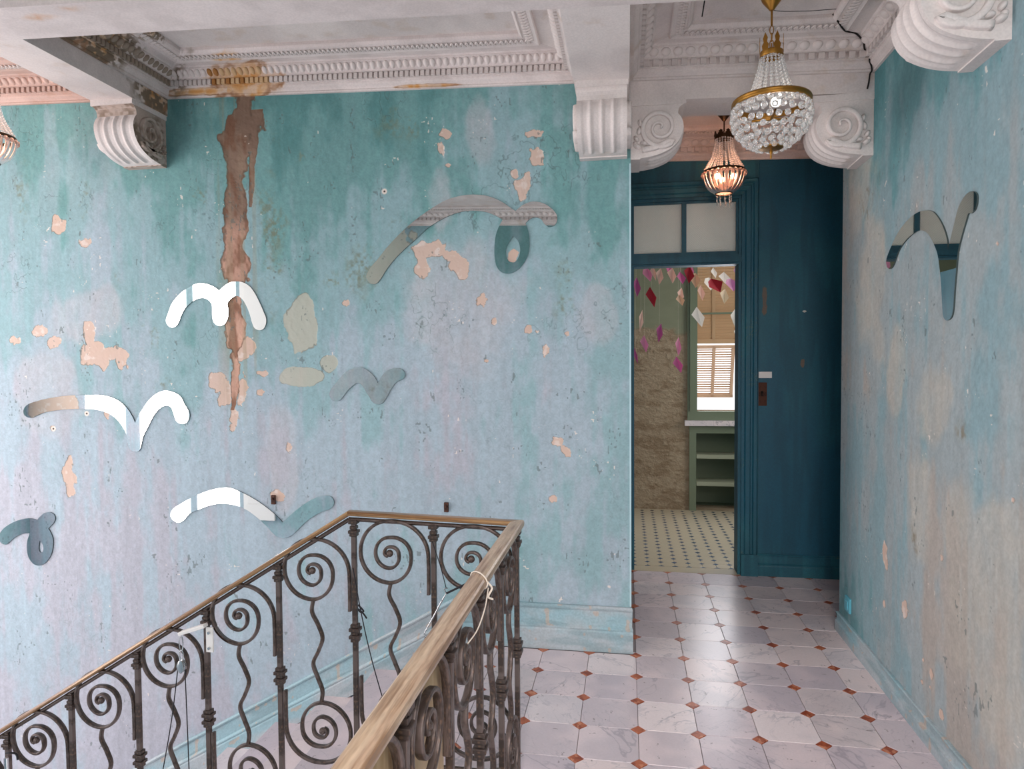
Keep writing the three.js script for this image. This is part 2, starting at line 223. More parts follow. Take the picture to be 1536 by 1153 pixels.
const skirtTex = texture(512, 256, 2, 1, (x, y, o) => {
  const a = fbm(x * 3, y * 5, 4), s = fbm(x * 4, y * 22, 3), f = vn(x * 160, y * 160); o[0] = 150; o[1] = 184; o[2] = 194; mix3(o, [172, 184, 190], ss(0.45, 0.62, a)); mix3(o, [126, 152, 160], ss(0.5, 0.7, s) * 0.5); if (vn(x * 30, y * 24) > 0.86) mix3(o, [192, 168, 150], 0.6);
  const q = 0.95 + 0.1 * f; o[0] *= q; o[1] *= q; o[2] *= q; o[3] = 0.5 + 0.3 * (s - 0.5) + 0.12 * f;
}, THREE.MirroredRepeatWrapping);
const brownTex = texture(640, 640, 2.0, 3.4, (x, y, o) => {
  const a = fbm(x * 7, y * 16, 4), b = fbm(x * 30, y * 46, 3), f = vn(x * 150, y * 150); o[0] = 158; o[1] = 142; o[2] = 120; mix3(o, [136, 118, 96], ss(0.42, 0.7, a)); mix3(o, [176, 162, 140], ss(0.55, 0.72, b) * 0.5);
  const up = ss(1.88, 1.94, y + (fbm(x * 9, y * 9, 3) - 0.5) * 0.16), g = [128, 134, 112]; const t = [o[0], o[1], o[2]]; mix3(t, [g[0] + 10 * a, g[1] + 10 * a, g[2] + 10 * a], up); o[0] = t[0]; o[1] = t[1]; o[2] = t[2]; o[3] = 0.5 + (1 - up) * (0.8 * (b - 0.5) + 0.3 * (f - 0.5));
}, THREE.MirroredRepeatWrapping);
const marbleTex = texture(1024, 1024, 1.6, 1.6, (x, y, o) => {
  const wx = fbm(x * 3, y * 3, 4), wy = fbm(x * 3 + 40, y * 3 + 7, 4), v = Math.abs(fbm((x + y * 0.7 + wx * 0.16) * 9, (y - x * 0.7 + wy * 0.2) * 3.2, 5) - 0.5), v2 = Math.abs(fbm((x + y * 0.8 + wy * 0.2) * 22 + 20, (y - x * 0.8 + wx * 0.2) * 8, 4) - 0.5), c = fbm(x * 4 + 9, y * 4, 3), f = vn(x * 190, y * 190);
  o[0] = 234; o[1] = 223; o[2] = 225; mix3(o, [206, 200, 206], ss(0.4, 0.65, c) * 0.75); mix3(o, [140, 138, 150], (1 - ss(0, 0.03, v)) * 0.42 * ss(0.42, 0.62, wx)); mix3(o, [160, 158, 168], (1 - ss(0, 0.03, v2)) * 0.34 * ss(0.45, 0.6, wy)); if (vn(x * 40, y * 40) > 0.93 && f > 0.6) mix3(o, [120, 112, 112], 0.6); const q = 0.985 + 0.03 * f; o[0] *= q; o[1] *= q; o[2] *= q; o[3] = 0.5;
});
const redStoneTex = texture(256, 256, 0.5, 0.5, (x, y, o) => {
  const a = fbm(x * 30, y * 30, 4), b = fbm(x * 70 + 5, y * 70, 3); o[0] = 176; o[1] = 96; o[2] = 62; mix3(o, [140, 66, 40], ss(0.45, 0.65, a)); mix3(o, [218, 160, 130], ss(0.58, 0.7, b) * 0.6); o[3] = 0.5;
});
const woodTex = texture(512, 256, 1.2, 0.2, (x, y, o) => {
  const g = fbm(x * 5, y * 150, 4), h = fbm(x * 2.5 + 4, y * 30, 3), w = vn(x * 60, y * 400); o[0] = 174; o[1] = 148; o[2] = 124; mix3(o, [128, 98, 72], ss(0.45, 0.65, g) * 0.8); mix3(o, [204, 184, 158], ss(0.5, 0.7, h) * 0.6); const q = 0.94 + 0.12 * w; o[0] *= q; o[1] *= q; o[2] *= q; o[3] = 0.5 + 0.5 * (g - 0.5);
});
const plyTex = texture(256, 512, 0.6, 1.2, (x, y, o) => { const g = fbm(x * 60, y * 3, 4), h = fbm(x * 6, y * 2, 3); o[0] = 214; o[1] = 184; o[2] = 146; mix3(o, [190, 152, 110], ss(0.45, 0.65, g) * 0.55); mix3(o, [226, 204, 174], ss(0.5, 0.7, h) * 0.5); o[3] = 0.5; });
const ironTex = texture(256, 256, 0.4, 0.4, (x, y, o) => { const a = fbm(x * 26, y * 26, 4), b = vn(x * 160, y * 160); o[0] = 100; o[1] = 88; o[2] = 84; mix3(o, [66, 56, 52], ss(0.45, 0.65, a)); mix3(o, [124, 98, 80], ss(0.6, 0.75, a * 0.6 + b * 0.4) * 0.6); o[3] = 0.5 + 0.5 * (a - 0.5) + 0.2 * b; });

const M = {
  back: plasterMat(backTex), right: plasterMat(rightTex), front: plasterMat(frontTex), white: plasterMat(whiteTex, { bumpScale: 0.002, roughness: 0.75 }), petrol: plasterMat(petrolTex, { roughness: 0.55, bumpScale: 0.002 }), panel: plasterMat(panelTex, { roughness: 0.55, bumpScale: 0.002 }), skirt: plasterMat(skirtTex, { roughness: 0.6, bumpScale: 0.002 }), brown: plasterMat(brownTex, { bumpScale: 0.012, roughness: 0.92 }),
  marble: new THREE.MeshPhysicalMaterial({ map: marbleTex.map, roughness: 0.3, clearcoat: 0.15, clearcoatRoughness: 0.2 }), redStone: new THREE.MeshStandardMaterial({ map: redStoneTex.map, roughness: 0.35 }), grout: new THREE.MeshStandardMaterial({ color: 0x8d8586, roughness: 0.9 }),
  wood: new THREE.MeshPhysicalMaterial({ map: woodTex.map, bumpMap: woodTex.bumpMap, bumpScale: 0.001, roughness: 0.4, clearcoat: 0.35, clearcoatRoughness: 0.25 }), ply: new THREE.MeshStandardMaterial({ map: plyTex.map, roughness: 0.7 }),
  goldWood: new THREE.MeshPhysicalMaterial({ map: woodTex.map, color: 0xdcc4a0, metalness: 0.25, roughness: 0.3, clearcoat: 0.6, clearcoatRoughness: 0.15 }), iron: new THREE.MeshStandardMaterial({ map: ironTex.map, bumpMap: ironTex.bumpMap, bumpScale: 0.0012, metalness: 0.35, roughness: 0.4 }),
  mirror: new THREE.MeshStandardMaterial({ color: 0xe6ebea, metalness: 1, roughness: 0.015 }), mirrorEdge: new THREE.MeshStandardMaterial({ color: 0x3d4a4a, roughness: 0.3 }),
  brass: new THREE.MeshStandardMaterial({ color: 0xa87a38, metalness: 0.9, roughness: 0.35, bumpMap: ironTex.bumpMap, bumpScale: 0.001 }), darkBrass: new THREE.MeshStandardMaterial({ color: 0x4a3826, metalness: 0.8, roughness: 0.45 }),
  crystal: new THREE.MeshPhysicalMaterial({ color: 0xffffff, transmission: 0.84, thickness: 0.012, ior: 1.5, roughness: 0.05 }), prism: new THREE.MeshPhysicalMaterial({ color: 0xffe2d4, transmission: 0.8, thickness: 0.006, ior: 1.45, roughness: 0.25 }),
  frost: new THREE.MeshPhysicalMaterial({ color: 0xe4e6e2, transmission: 0.6, thickness: 0, roughness: 0.85 }),
  greenWood: new THREE.MeshStandardMaterial({ color: 0x6c7964, roughness: 0.6 }), shelfWood: new THREE.MeshStandardMaterial({ color: 0x9aa08c, roughness: 0.6 }), shutter: new THREE.MeshPhysicalMaterial({ color: 0xd2b592, roughness: 1, transmission: 0.35, thickness: 0 }), slatLight: new THREE.MeshPhysicalMaterial({ color: 0xe6ccb4, roughness: 1, transmission: 0.3, thickness: 0 }),
  white2: new THREE.MeshStandardMaterial({ color: 0xe9e8e6, roughness: 0.4 }), steel: new THREE.MeshStandardMaterial({ color: 0xc8cacc, metalness: 1, roughness: 0.25 }), cord: new THREE.MeshStandardMaterial({ color: 0x1b1c22, roughness: 0.8 }), string: new THREE.MeshStandardMaterial({ color: 0xd9cfc2, roughness: 0.9 }), rust: new THREE.MeshStandardMaterial({ map: ironTex.map, color: 0xd09070, roughness: 0.8 }), black: new THREE.MeshStandardMaterial({ color: 0x14110f, roughness: 0.9 }),
  smallTile: new THREE.MeshStandardMaterial({ color: 0xbcb29c, roughness: 0.25 }), blueDot: new THREE.MeshStandardMaterial({ color: 0x33506e, roughness: 0.25 }), outlet: new THREE.MeshStandardMaterial({ color: 0x5fb0c4, roughness: 0.4 }), clear: new THREE.MeshPhysicalMaterial({ color: 0xffffff, transmission: 1, thickness: 0, roughness: 0.02 }),
};
for (const k of ['back', 'right', 'front']) { const t = { back: [-4.62, -1.55], right: [-4.4, -0.5], front: [-7.2, -1.6] }[k]; for (const q of [M[k].map, M[k].bumpMap]) q.offset.set(-t[0] * q.repeat.x, -t[1] * q.repeat.y); }

// ---------------------------------------------------------------- the shell
const TILT = 0.036, Y0 = 2.96, beamY = (x) => Y0 - TILT * x;       // the whole ceiling dips a little to the right
const wb = struct('wall_back', box(-7.6, 0.022, -3.4, 3.45, -3.98, -3.7), M.back);
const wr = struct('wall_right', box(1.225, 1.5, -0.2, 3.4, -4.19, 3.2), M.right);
struct('wall_front', holed('x', -7.6, -0.5, -3.4, 3.6, 0.15, 0.45, [[-6.7, -6.17, -0.6, 2.8], [-5.94, -5.3, -0.6, 2.8], [-5.18, -4.64, -0.6, 2.8]]), M.front);
struct('wall_left', holed('z', -3.98, 0.45, -3.4, 3.6, -7.8, -7.6, [[-3.1, -1.1, -0.2, 2.8]]), M.front);
struct('wall_hall_side', box(-0.78, -0.5, -0.2, 3.4, 0.45, 3.2), M.front);
struct('wall_hall_end', holed('x', -0.5, 1.225, -0.2, 3.4, 3.0, 3.25, [[-0.35, 0.95, 0.4, 2.7]]), M.front);
struct('wall_passage_side', box(-0.85, -0.6, -0.2, 3.4, -5.18, -3.98), M.petrol);
struct('wall_passage_end', box(2.2, 2.4, -0.2, 3.4, -5.18, -3.9), M.petrol);
struct('wall_passage_back', holed('x', -0.85, 2.4, -0.2, 3.4, -5.34, -5.18, [[0.035, 0.825, -0.2, 2.76]]), M.petrol);
struct('wall_passage_front', box(1.5, 2.4, -0.2, 3.4, -4.19, -3.9), M.petrol);
struct('wall_room_back', holed('x', -1.4, 2.6, -0.2, 3.4, -7.65, -7.37, [[0.72, 1.78, 1.047, 2.85], [0.72, 1.78, 0.0, 0.86]]), M.brown);
struct('wall_room_side', box(-1.6, -1.4, -0.2, 3.4, -7.65, -5.18), M.brown);
struct('wall_room_far_side', holed('z', -7.37, -5.18, -0.2, 3.4, 2.4, 2.6, [[-6.8, -5.8, 1.0, 2.6]]), M.brown);  // the side opening is added for the fill light
struct('ceiling', merge([box(-7.8, 2.6, 0.262, 0.42, -7.65, 0.5), box(-7.8, -0.35, 0.262, 0.42, 0.5, 3.25), box(1.05, 2.6, 0.262, 0.42, 0.5, 3.25), box(-0.35, 1.05, 0.262, 0.42, 2.5, 3.25)]), M.white);  // the gap over the hall is added for the skylight fill
const ceil = scene.getObjectByName('ceiling'); ceil.position.y = Y0; ceil.rotation.z = -TILT;

// ---------------------------------------------------------------- marble floors, tile by tile
const floor = struct('floor'), PITCH = 0.25, FX = 0.047, FZ = -3.413, CUT = 0.033, GAP = 0.0012;
part('slab', merge([box(-1.12, 1.225, -0.2, -0.006, -3.72, -2.42), box(-0.42, 1.225, -0.2, -0.006, -2.42, 3.0), box(-0.6, 2.2, -0.2, -0.006, -5.2, -3.72)]), M.grout, floor);
function clip(poly, axis, lim, sign) {
  const out = [], ins = (p) => (p[axis] - lim) * sign >= -1e-9;
  poly.forEach((a, i) => { const b = poly[(i + 1) % poly.length]; if (ins(a)) out.push(a); if (ins(a) !== ins(b)) { const t = (lim - a[axis]) / (b[axis] - a[axis]); out.push([a[0] + (b[0] - a[0]) * t, a[1] + (b[1] - a[1]) * t]); } });
  return out;
}
function slabOf(poly, top, bottom, bevel = 0.0015) {                  // a tile with an eased upper edge
  const n = poly.length, cx = poly.reduce((s, p) => s + p[0], 0) / n, cz = poly.reduce((s, p) => s + p[1], 0) / n, pos = [], uv = [], ou = rnd() * 1.6, ov = rnd() * 1.6, fl = rnd() < 0.5 ? 1 : -1, sw = rnd() < 0.5;
  const put = (p, y) => { pos.push(p[0], y, p[1]); const a = (p[0] - cx) * fl, b = p[1] - cz; uv.push(sw ? b + ou : a + ou, sw ? a + ov : b + ov); };
  const inn = poly.map((p) => { const d = Math.hypot(p[0] - cx, p[1] - cz); return [p[0] - (p[0] - cx) / d * bevel, p[1] - (p[1] - cz) / d * bevel]; });
  for (let i = 0; i < n; i++) {
    const j = (i + 1) % n; put([cx, cz], top); put(inn[j], top); put(inn[i], top);
    for (const [a, b, y0, y1] of [[inn, poly, top, top - bevel], [poly, poly, top - bevel, bottom]]) { put(a[i], y0); put(a[j], y0); put(b[j], y1); put(a[i], y0); put(b[j], y1); put(b[i], y1); }
  }
  const g = new THREE.BufferGeometry(); g.setAttribute('position', new THREE.Float32BufferAttribute(pos, 3)); g.setAttribute('uv', new THREE.Float32BufferAttribute(uv, 2)); g.computeVertexNormals(); return g;
}
function bounds(poly, cx, cz) {
  const x0 = cz < -3.71 ? 0.023 : cz < -2.44 ? -1.12 : -0.42, x1 = cz > -4.19 ? 1.224 : 2.19, z0 = cx < 0.0 ? -3.699 : -5.165;
  for (const [a, l, s] of [[0, x0, 1], [0, x1, -1], [1, z0, 1], [1, cx < -0.42 ? -2.44 : 3.0, -1]]) { poly = clip(poly, a, l, s); if (poly.length < 3) return null; }
  let A = 0; poly.forEach((p, i) => { const q = poly[(i + 1) % poly.length]; A += p[0] * q[1] - q[0] * p[1]; });
  return Math.abs(A) > 2e-5 ? poly : null;
}
const tones = [0xffffff, 0xf4f0f2, 0xfaf6f4, 0xeeeaee].map((c) => { const m = M.marble.clone(); m.color.set(c); return m; });
const rest = [], restRed = [];
for (let i = -6; i < 10; i++) for (let k = -8; k < 27; k++) {
  const x = FX + i * PITCH, z = FZ + k * PITCH, a = PITCH / 2 - GAP, c = CUT;
  const X = x + PITCH / 2, Z = z + PITCH / 2, oct = [[-a + c, -a], [a - c, -a], [a, -a + c], [a, a - c], [a - c, a], [-a + c, a], [-a, a - c], [-a, -a + c]].map((p) => [X + p[0], Z + p[1]]);
  const p = bounds(oct, X, Z), near = Z > -2.2;
  if (p) { const g = slabOf(p, rr(-0.0006, 0.0006), -0.012); if (near) rest.push(g); else part('marble_tile', g, tones[Math.floor(rnd() * 4)], floor); }
  const r = CUT - 0.0016, dia = bounds([[x - r, z], [x, z - r], [x + r, z], [x, z + r]], x + 1e-4, z);
  if (dia) { const g = slabOf(dia, rr(-0.0006, 0.0005), -0.012, 0.001); if (z > -2.2) restRed.push(g); else part('red_inset', g, M.redStone, floor); }
}
stuff(part('marble_tiles_near', merge(rest), M.marble, floor)); stuff(part('red_insets_near', merge(restRed), M.redStone, floor));
const floor2 = struct('floor_back_room');
part('slab', box(-1.4, 2.4, -0.2, -0.006, -7.66, -5.2), M.grout, floor2);
part('threshold', box(0.03, 0.83, -0.05, 0.0005, -5.3, -5.17), M.smallTile, floor2);
{
  const s = 0.104, more = [], dots = [];
  for (let i = -3; i < 18; i++) for (let k = 0; k < 21; k++) {
    const x = -0.05 + i * s, z = -5.31 - k * s, a = s / 2 - 0.0008, c = 0.023, X = x + s / 2, Z = z - s / 2; if (Z < -7.37) continue;
    const g = slabOf([[-a + c, -a], [a - c, -a], [a, -a + c], [a, a - c], [a - c, a], [-a + c, a], [-a, a - c], [-a, -a + c]].map((p) => [X + p[0], Z + p[1]]), 0, -0.01, 0.001);
    if (k < 16 && X > 0.02 && X < 1.25) part('white_tile', g, M.smallTile, floor2); else more.push(g);
    dots.push(slabOf([[x - c, z], [x, z - c], [x + c, z], [x, z + c]], 0, -0.01, 0.001));
  }
  stuff(part('white_tiles_far', merge(more), M.smallTile, floor2)); stuff(part('blue_insets', merge(dots), M.blueDot, floor2));
}

// ---------------------------------------------------------------- skirtings
const SK = [[0, 0], [0.03, 0], [0.03, 0.108], [0.026, 0.118], [0.03, 0.122], [0.03, 0.13], [0.022, 0.137], [0.016, 0.141], [0.016, 0.222], [0.022, 0.226], [0.024, 0.236], [0.016, 0.246], [0, 0.246]];
function runProfile(prof, ends, capped = true) {                                  // the profile [out, up] placed at two ends and joined; each end maps a profile point to a place
  const pos = [], uv = [], L = ends[0](prof[0]).distanceTo(ends[1](prof[0])); let s = 0;
  for (let i = 0; i < prof.length - 1; i++) {
    const a = ends[0](prof[i]), b = ends[1](prof[i]), c = ends[1](prof[i + 1]), d = ends[0](prof[i + 1]), t = s + Math.hypot(prof[i + 1][0] - prof[i][0], prof[i + 1][1] - prof[i][1]);
    for (const [v, q] of [[a, [0, s]], [b, [L, s]], [c, [L, t]], [a, [0, s]], [c, [L, t]], [d, [0, t]]]) { pos.push(v.x, v.y, v.z); uv.push(q[0], q[1]); } s = t;
  }
  if (capped) for (const [e, r] of [[ends[0], 1], [ends[1], 0]]) for (let i = 1; i < prof.length - 1; i++) { const v = [prof[0], prof[r ? i + 1 : i], prof[r ? i : i + 1]].map(e); for (const q of v) { pos.push(q.x, q.y, q.z); uv.push(q.x, q.y); } }
  const g = new THREE.BufferGeometry(); g.setAttribute('position', new THREE.Float32BufferAttribute(pos, 3)); g.setAttribute('uv', new THREE.Float32BufferAttribute(uv, 2)); g.computeVertexNormals(); return g;
}
part('highlight_strip', box(0.0145, 0.0235, 0.25, 2.63, -3.702, -3.694), new THREE.MeshStandardMaterial({ color: 0xb4d2da, roughness: 0.6 }), wb);  // pale strip that paints the highlight along the pier edge
const skb = struct('baseboard_back');
part('skirting', runProfile(SK, [(p) => V3(-0.97, p[1], -3.7 + p[0]), (p) => V3(0.022 + p[0] * 0.35, p[1], -3.7 + p[0])]), M.skirt, skb);
part('sloping_skirting', runProfile(SK, [(p) => V3(-5.6, p[1] - 0.565 * 4.63 - 0.03, -3.7 + p[0]), (p) => V3(-0.97, p[1], -3.7 + p[0])]), M.skirt, skb);
const skr = struct('baseboard_right');
part('skirting', runProfile(SK.map((p) => [p[0] * 0.7, p[1] * 0.44]), [(p) => V3(1.225 - p[0], p[1], -4.2), (p) => V3(1.225 - p[0], p[1], 2.9)]), M.skirt, skr);
const skp = struct('baseboard_passage');
part('skirting', runProfile(SK.map((p) => [p[0] * 0.7, p[1] * 0.66]), [(p) => V3(0.945, p[1], -5.18 + p[0]), (p) => V3(2.19, p[1], -5.18 + p[0])]), M.petrol, skp);

// ---------------------------------------------------------------- ceiling beams, coffers and their mouldings
function tilted(o) { o.position.y = Y0; o.rotation.z = -TILT; return o; }
const beamStain = plasterMat(stainTex(2.4, 1.2, [[0.75, 0.36, 0.14, 0.035], [0.95, 0.41, 0.09, 0.04]], [], [206, 166, 140], 0, 1.3), { bumpScale: 0.002 });
for (const q of [beamStain.map, beamStain.bumpMap]) q.offset.set(3.2 / 2.4, 2.9 / 1.2);
tilted(struct('ceiling_beam', box(-7.6, 1.225, 0, 0.265, -2.715, -2.455), beamStain));
const mouldy = plasterMat(stainTex(1.0, 0.3, [[0.1, 0.15, 0.14, 0.2]], [[0.1, 0.12, 0.28, 0.26], [0.3, 0.2, 0.2, 0.12]]), { bumpScale: 0.003 });  // mould patches, with the shade of this side worked into the colour
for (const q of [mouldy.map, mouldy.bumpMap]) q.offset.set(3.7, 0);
{
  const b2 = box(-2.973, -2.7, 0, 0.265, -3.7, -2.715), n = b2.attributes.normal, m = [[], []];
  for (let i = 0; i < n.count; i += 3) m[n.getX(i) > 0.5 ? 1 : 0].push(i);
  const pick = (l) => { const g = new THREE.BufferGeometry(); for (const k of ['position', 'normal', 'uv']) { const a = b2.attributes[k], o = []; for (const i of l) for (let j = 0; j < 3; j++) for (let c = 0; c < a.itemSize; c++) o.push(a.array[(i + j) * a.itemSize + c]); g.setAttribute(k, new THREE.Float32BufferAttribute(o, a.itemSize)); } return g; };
  const g = tilted(struct('ceiling_beam')); part('beam_body', pick(m[0]), M.white, g); part('mould_shade_side', pick(m[1]), mouldy, g);
}
tilted(struct('ceiling_beam', box(-0.258, 0.015, 0, 0.265, -3.7, -2.715), M.white));
tilted(struct('ceiling_beam', box(0.0, 1.24, 0, 0.265, -3.96, -3.7), M.white));
tilted(struct('ceiling_beam', box(-2.973, -2.7, 0, 0.265, -2.455, 0.15), M.white));
tilted(struct('ceiling_beam', box(-0.5, -0.23, 0, 0.265, -2.455, 0.15), M.white));
const PROF = [[0, 0.1], [0.016, 0.1], [0.018, 0.108], [0.016, 0.114], [0.024, 0.122], [0.036, 0.13], [0.04, 0.138], [0.04, 0.146], [0.05, 0.148], [0.05, 0.182], [0.068, 0.184], [0.068, 0.191], [0.072, 0.193], [0.08, 0.2], [0.092, 0.212], [0.1, 0.224], [0.108, 0.227], [0.108, 0.235], [0.116, 0.24], [0.186, 0.24], [0.186, 0.229], [0.192, 0.224], [0.2, 0.226], [0.262, 0.236], [0.268, 0.231], [0.276, 0.235], [0.284, 0.246], [0.284, 0.263]];
const dentil = rbox(0.021, 0.03, 0.018, 0.002), dentilWide = rbox(0.03, 0.031, 0.019, 0.002);
const eggShape = (w) => { const g = new THREE.SphereGeometry(1, 10, 8); g.scale(w, 0.024, 0.014); g.rotateX(0.95); return g.toNonIndexed(); };
const dartShape = (w) => { const g = new THREE.CylinderGeometry(0.003, 0.0015, 0.034, 4); g.rotateX(0.85); g.scale(w, 1, 1); return g.toNonIndexed(); };
const leafBits = () => { const a = []; for (const [x, y, r] of [[-0.008, 0.5, 0.5], [0.008, -0.5, -0.5], [0, 0, 0]]) { const g = new THREE.SphereGeometry(1, 6, 4); g.scale(0.0062, 0.006, r ? 0.017 : 0.026); g.rotateY(y); g.translate(x, 0, r * 0.018); a.push(g.toNonIndexed()); } return merge(a); };
const leafGeo = leafBits();
// One coffer: mouldings on its four sides, mitred at the corners; on the sides that are seen each dentil and egg is a piece of its own.
function coffer(x0, x1, z0, z1, pitch, seen, mats = {}, prof = PROF) {
  const t = tilted(struct('trim_' + (++coffers)));
  const sides = { back: [(d) => V3(x0 + d, 0, z0 + d), (d) => V3(x1 - d, 0, z0 + d), 0], left: [(d) => V3(x0 + d, 0, z1 - d), (d) => V3(x0 + d, 0, z0 + d), Math.PI / 2], right: [(d) => V3(x1 - d, 0, z0 + d), (d) => V3(x1 - d, 0, z1 - d), -Math.PI / 2], front: [(d) => V3(x1 - d, 0, z1 - d), (d) => V3(x0 + d, 0, z1 - d), Math.PI] };
  const egg = eggShape(pitch * 0.56), dart = dartShape(1), dg = pitch > 0.04 ? dentilWide : dentil;
  for (const [k, [a, b, rot]] of Object.entries(sides)) {
    const mat = mats[k] || M.white, at = (f) => (p) => { const v = f(p[0]); v.y = p[1]; return v; };
    part('moulding', runProfile(prof, [at(a), at(b)], false), mat, t);
    if (!seen.includes(k)) continue;
    const leaves = [], darts = [], m4 = new THREE.Matrix4(), row = (d, h, step, put) => { const A = a(d), B = b(d), L = A.distanceTo(B), n = Math.max(1, Math.floor(L / step)); for (let i = 0; i < n; i++) put(A.clone().lerp(B, (i + 0.5) / n).setY(h), i); };
    row(0.059, 0.167, pitch, (p, i) => part('dentil', dg, mats.piece ? mats.piece(k, p) : mat === M.white ? M.white : mats.plain || M.white, t, p.toArray(), rot));
    row(0.086, 0.21, pitch * 1.28, (p, i) => part('egg', egg, mats.piece ? mats.piece(k, p) : M.white, t, p.toArray(), rot));
    const putIn = (list, g, p) => { m4.makeRotationY(rot).setPosition(p); list.push(g.clone().applyMatrix4(m4)); };
    row(0.086, 0.208, pitch * 0.64, (p, i) => { if (i % 2) putIn(darts, dart, p); });
    row(0.231, 0.229, 0.026, (p) => putIn(leaves, leafGeo, p));
    stuff(part('dart_row', merge(darts), M.white, t)); stuff(part('leaf_band', merge(leaves), M.white, t));
  }
  return t;
}
let coffers = 0;
const rustPlaster = plasterMat(stainTex(2.6, 0.62, [[0.5, 0.13, 0.3, 0.2], [0.55, 0.08, 0.2, 0.12], [0.4, 0.33, 0.16, 0.08], [1.2, 0.5, 0.25, 0.05], [0.2, 0.05, 0.3, 0.03], [1.6, 0.03, 0.25, 0.012]], [[0.05, 0.2, 0.08, 0.2], [1.15, 0.52, 0.2, 0.06]]), { bumpScale: 0.003 });
const rustTint = new THREE.MeshStandardMaterial({ color: 0xcfae86, roughness: 0.85 }), rustTint2 = new THREE.MeshStandardMaterial({ color: 0xa8743f, roughness: 0.85 }), dirtShade = new THREE.MeshStandardMaterial({ color: 0x9a8c7e, roughness: 0.85 });  // the grey-brown copy puts dirt and shade into the beam-side pieces
coffer(-2.7, -0.258, -3.7, -2.715, 0.0295, ['back', 'left', 'right'], { back: rustPlaster, left: mouldy, piece: (k, p) => k === 'left' ? dirtShade : k === 'back' && Math.abs(p.x + 2.2) < 0.17 ? (rnd() < 0.25 ? rustTint2 : rustTint) : M.white });
coffer(0.015, 1.225, -3.7, -2.715, 0.046, ['back', 'left', 'right']);
const pinkish = plasterMat(whiteTex, { bumpScale: 0.002, color: 0xe6cfc6 });
coffer(-5.41, -2.973, -3.7, -2.715, 0.036, ['back'], { back: pinkish, piece: () => pinkish });
coffer(-2.7, -0.5, -2.455, 0.15, 0.05, ['front']); coffer(-5.41, -2.973, -2.455, 0.15, 0.05, []);
coffer(-0.6, 2.2, -5.18, -3.96, 0.05, ['back'], { piece: () => M.white });
{
  const t = scene.getObjectByName('trim_2');                       // the long crack that splits the corner of this coffer
  const mit = (d, h, w = 0) => [1.225 - d - 0.003 + w, h - 0.003, -3.7 + d + 0.004 + w];
  const c = tube([mit(0.284, 0.262), mit(0.262, 0.236, 0.005), mit(0.2, 0.226, -0.006), [1.045, 0.237, -3.548], [1.085, 0.238, -3.57], mit(0.108, 0.227), mit(0.092, 0.212, 0.003), mit(0.068, 0.188, -0.004), mit(0.05, 0.165, 0.003), mit(0.04, 0.142), mit(0.026, 0.122), mit(0.017, 0.102, -0.003), [1.2, 0.094, -3.696], [1.196, 0.05, -3.697], [1.19, 0.018, -3.697]], 0.0042, 90, 5);
  part('crack', c, M.black, t);
  part('ceiling_crack', tube([[0.62, 0.2615, -3.28], [0.66, 0.2615, -3.35], [0.8, 0.2615, -3.375], [0.92, 0.2615, -3.372], [1.0, 0.2615, -3.37]], 0.0018, 40, 4), M.black, t);
  part('ceiling_crack', tube([[0.345, 0.2615, -3.375], [0.34, 0.2615, -3.2], [0.335, 0.2615, -3.0]], 0.003, 20, 4), M.black, t);
}

// ---------------------------------------------------------------- scroll corbels
const CW = 0.25;
const curve2 = (pts, n) => new THREE.CatmullRomCurve3(pts.map((p) => V3(p[0], p[1], 0)), false, 'centripetal').getPoints(n).map((v) => [v.x, v.y]);
const cav = curve2([[0.282, -0.03], [0.266, -0.036], [0.25, -0.052], [0.246, -0.078]], 8), vol = curve2([[0.246, -0.078], [0.262, -0.1], [0.274, -0.135], [0.27, -0.175], [0.25, -0.22], [0.21, -0.258], [0.15, -0.285], [0.09, -0.298], [0.05, -0.302]], 34);
const sidePoly = [[0, -0.03], ...cav, ...vol, [0.05, -0.308], [0, -0.308]];
function sideCap(x, flip) { const s = new THREE.ShapeGeometry(new THREE.Shape(sidePoly.map((p) => new THREE.Vector2(p[0], p[1])))); s.rotateY(flip ? -Math.PI / 2 : -Math.PI / 2); s.translate(x, 0, 0); return s.toNonIndexed(); }
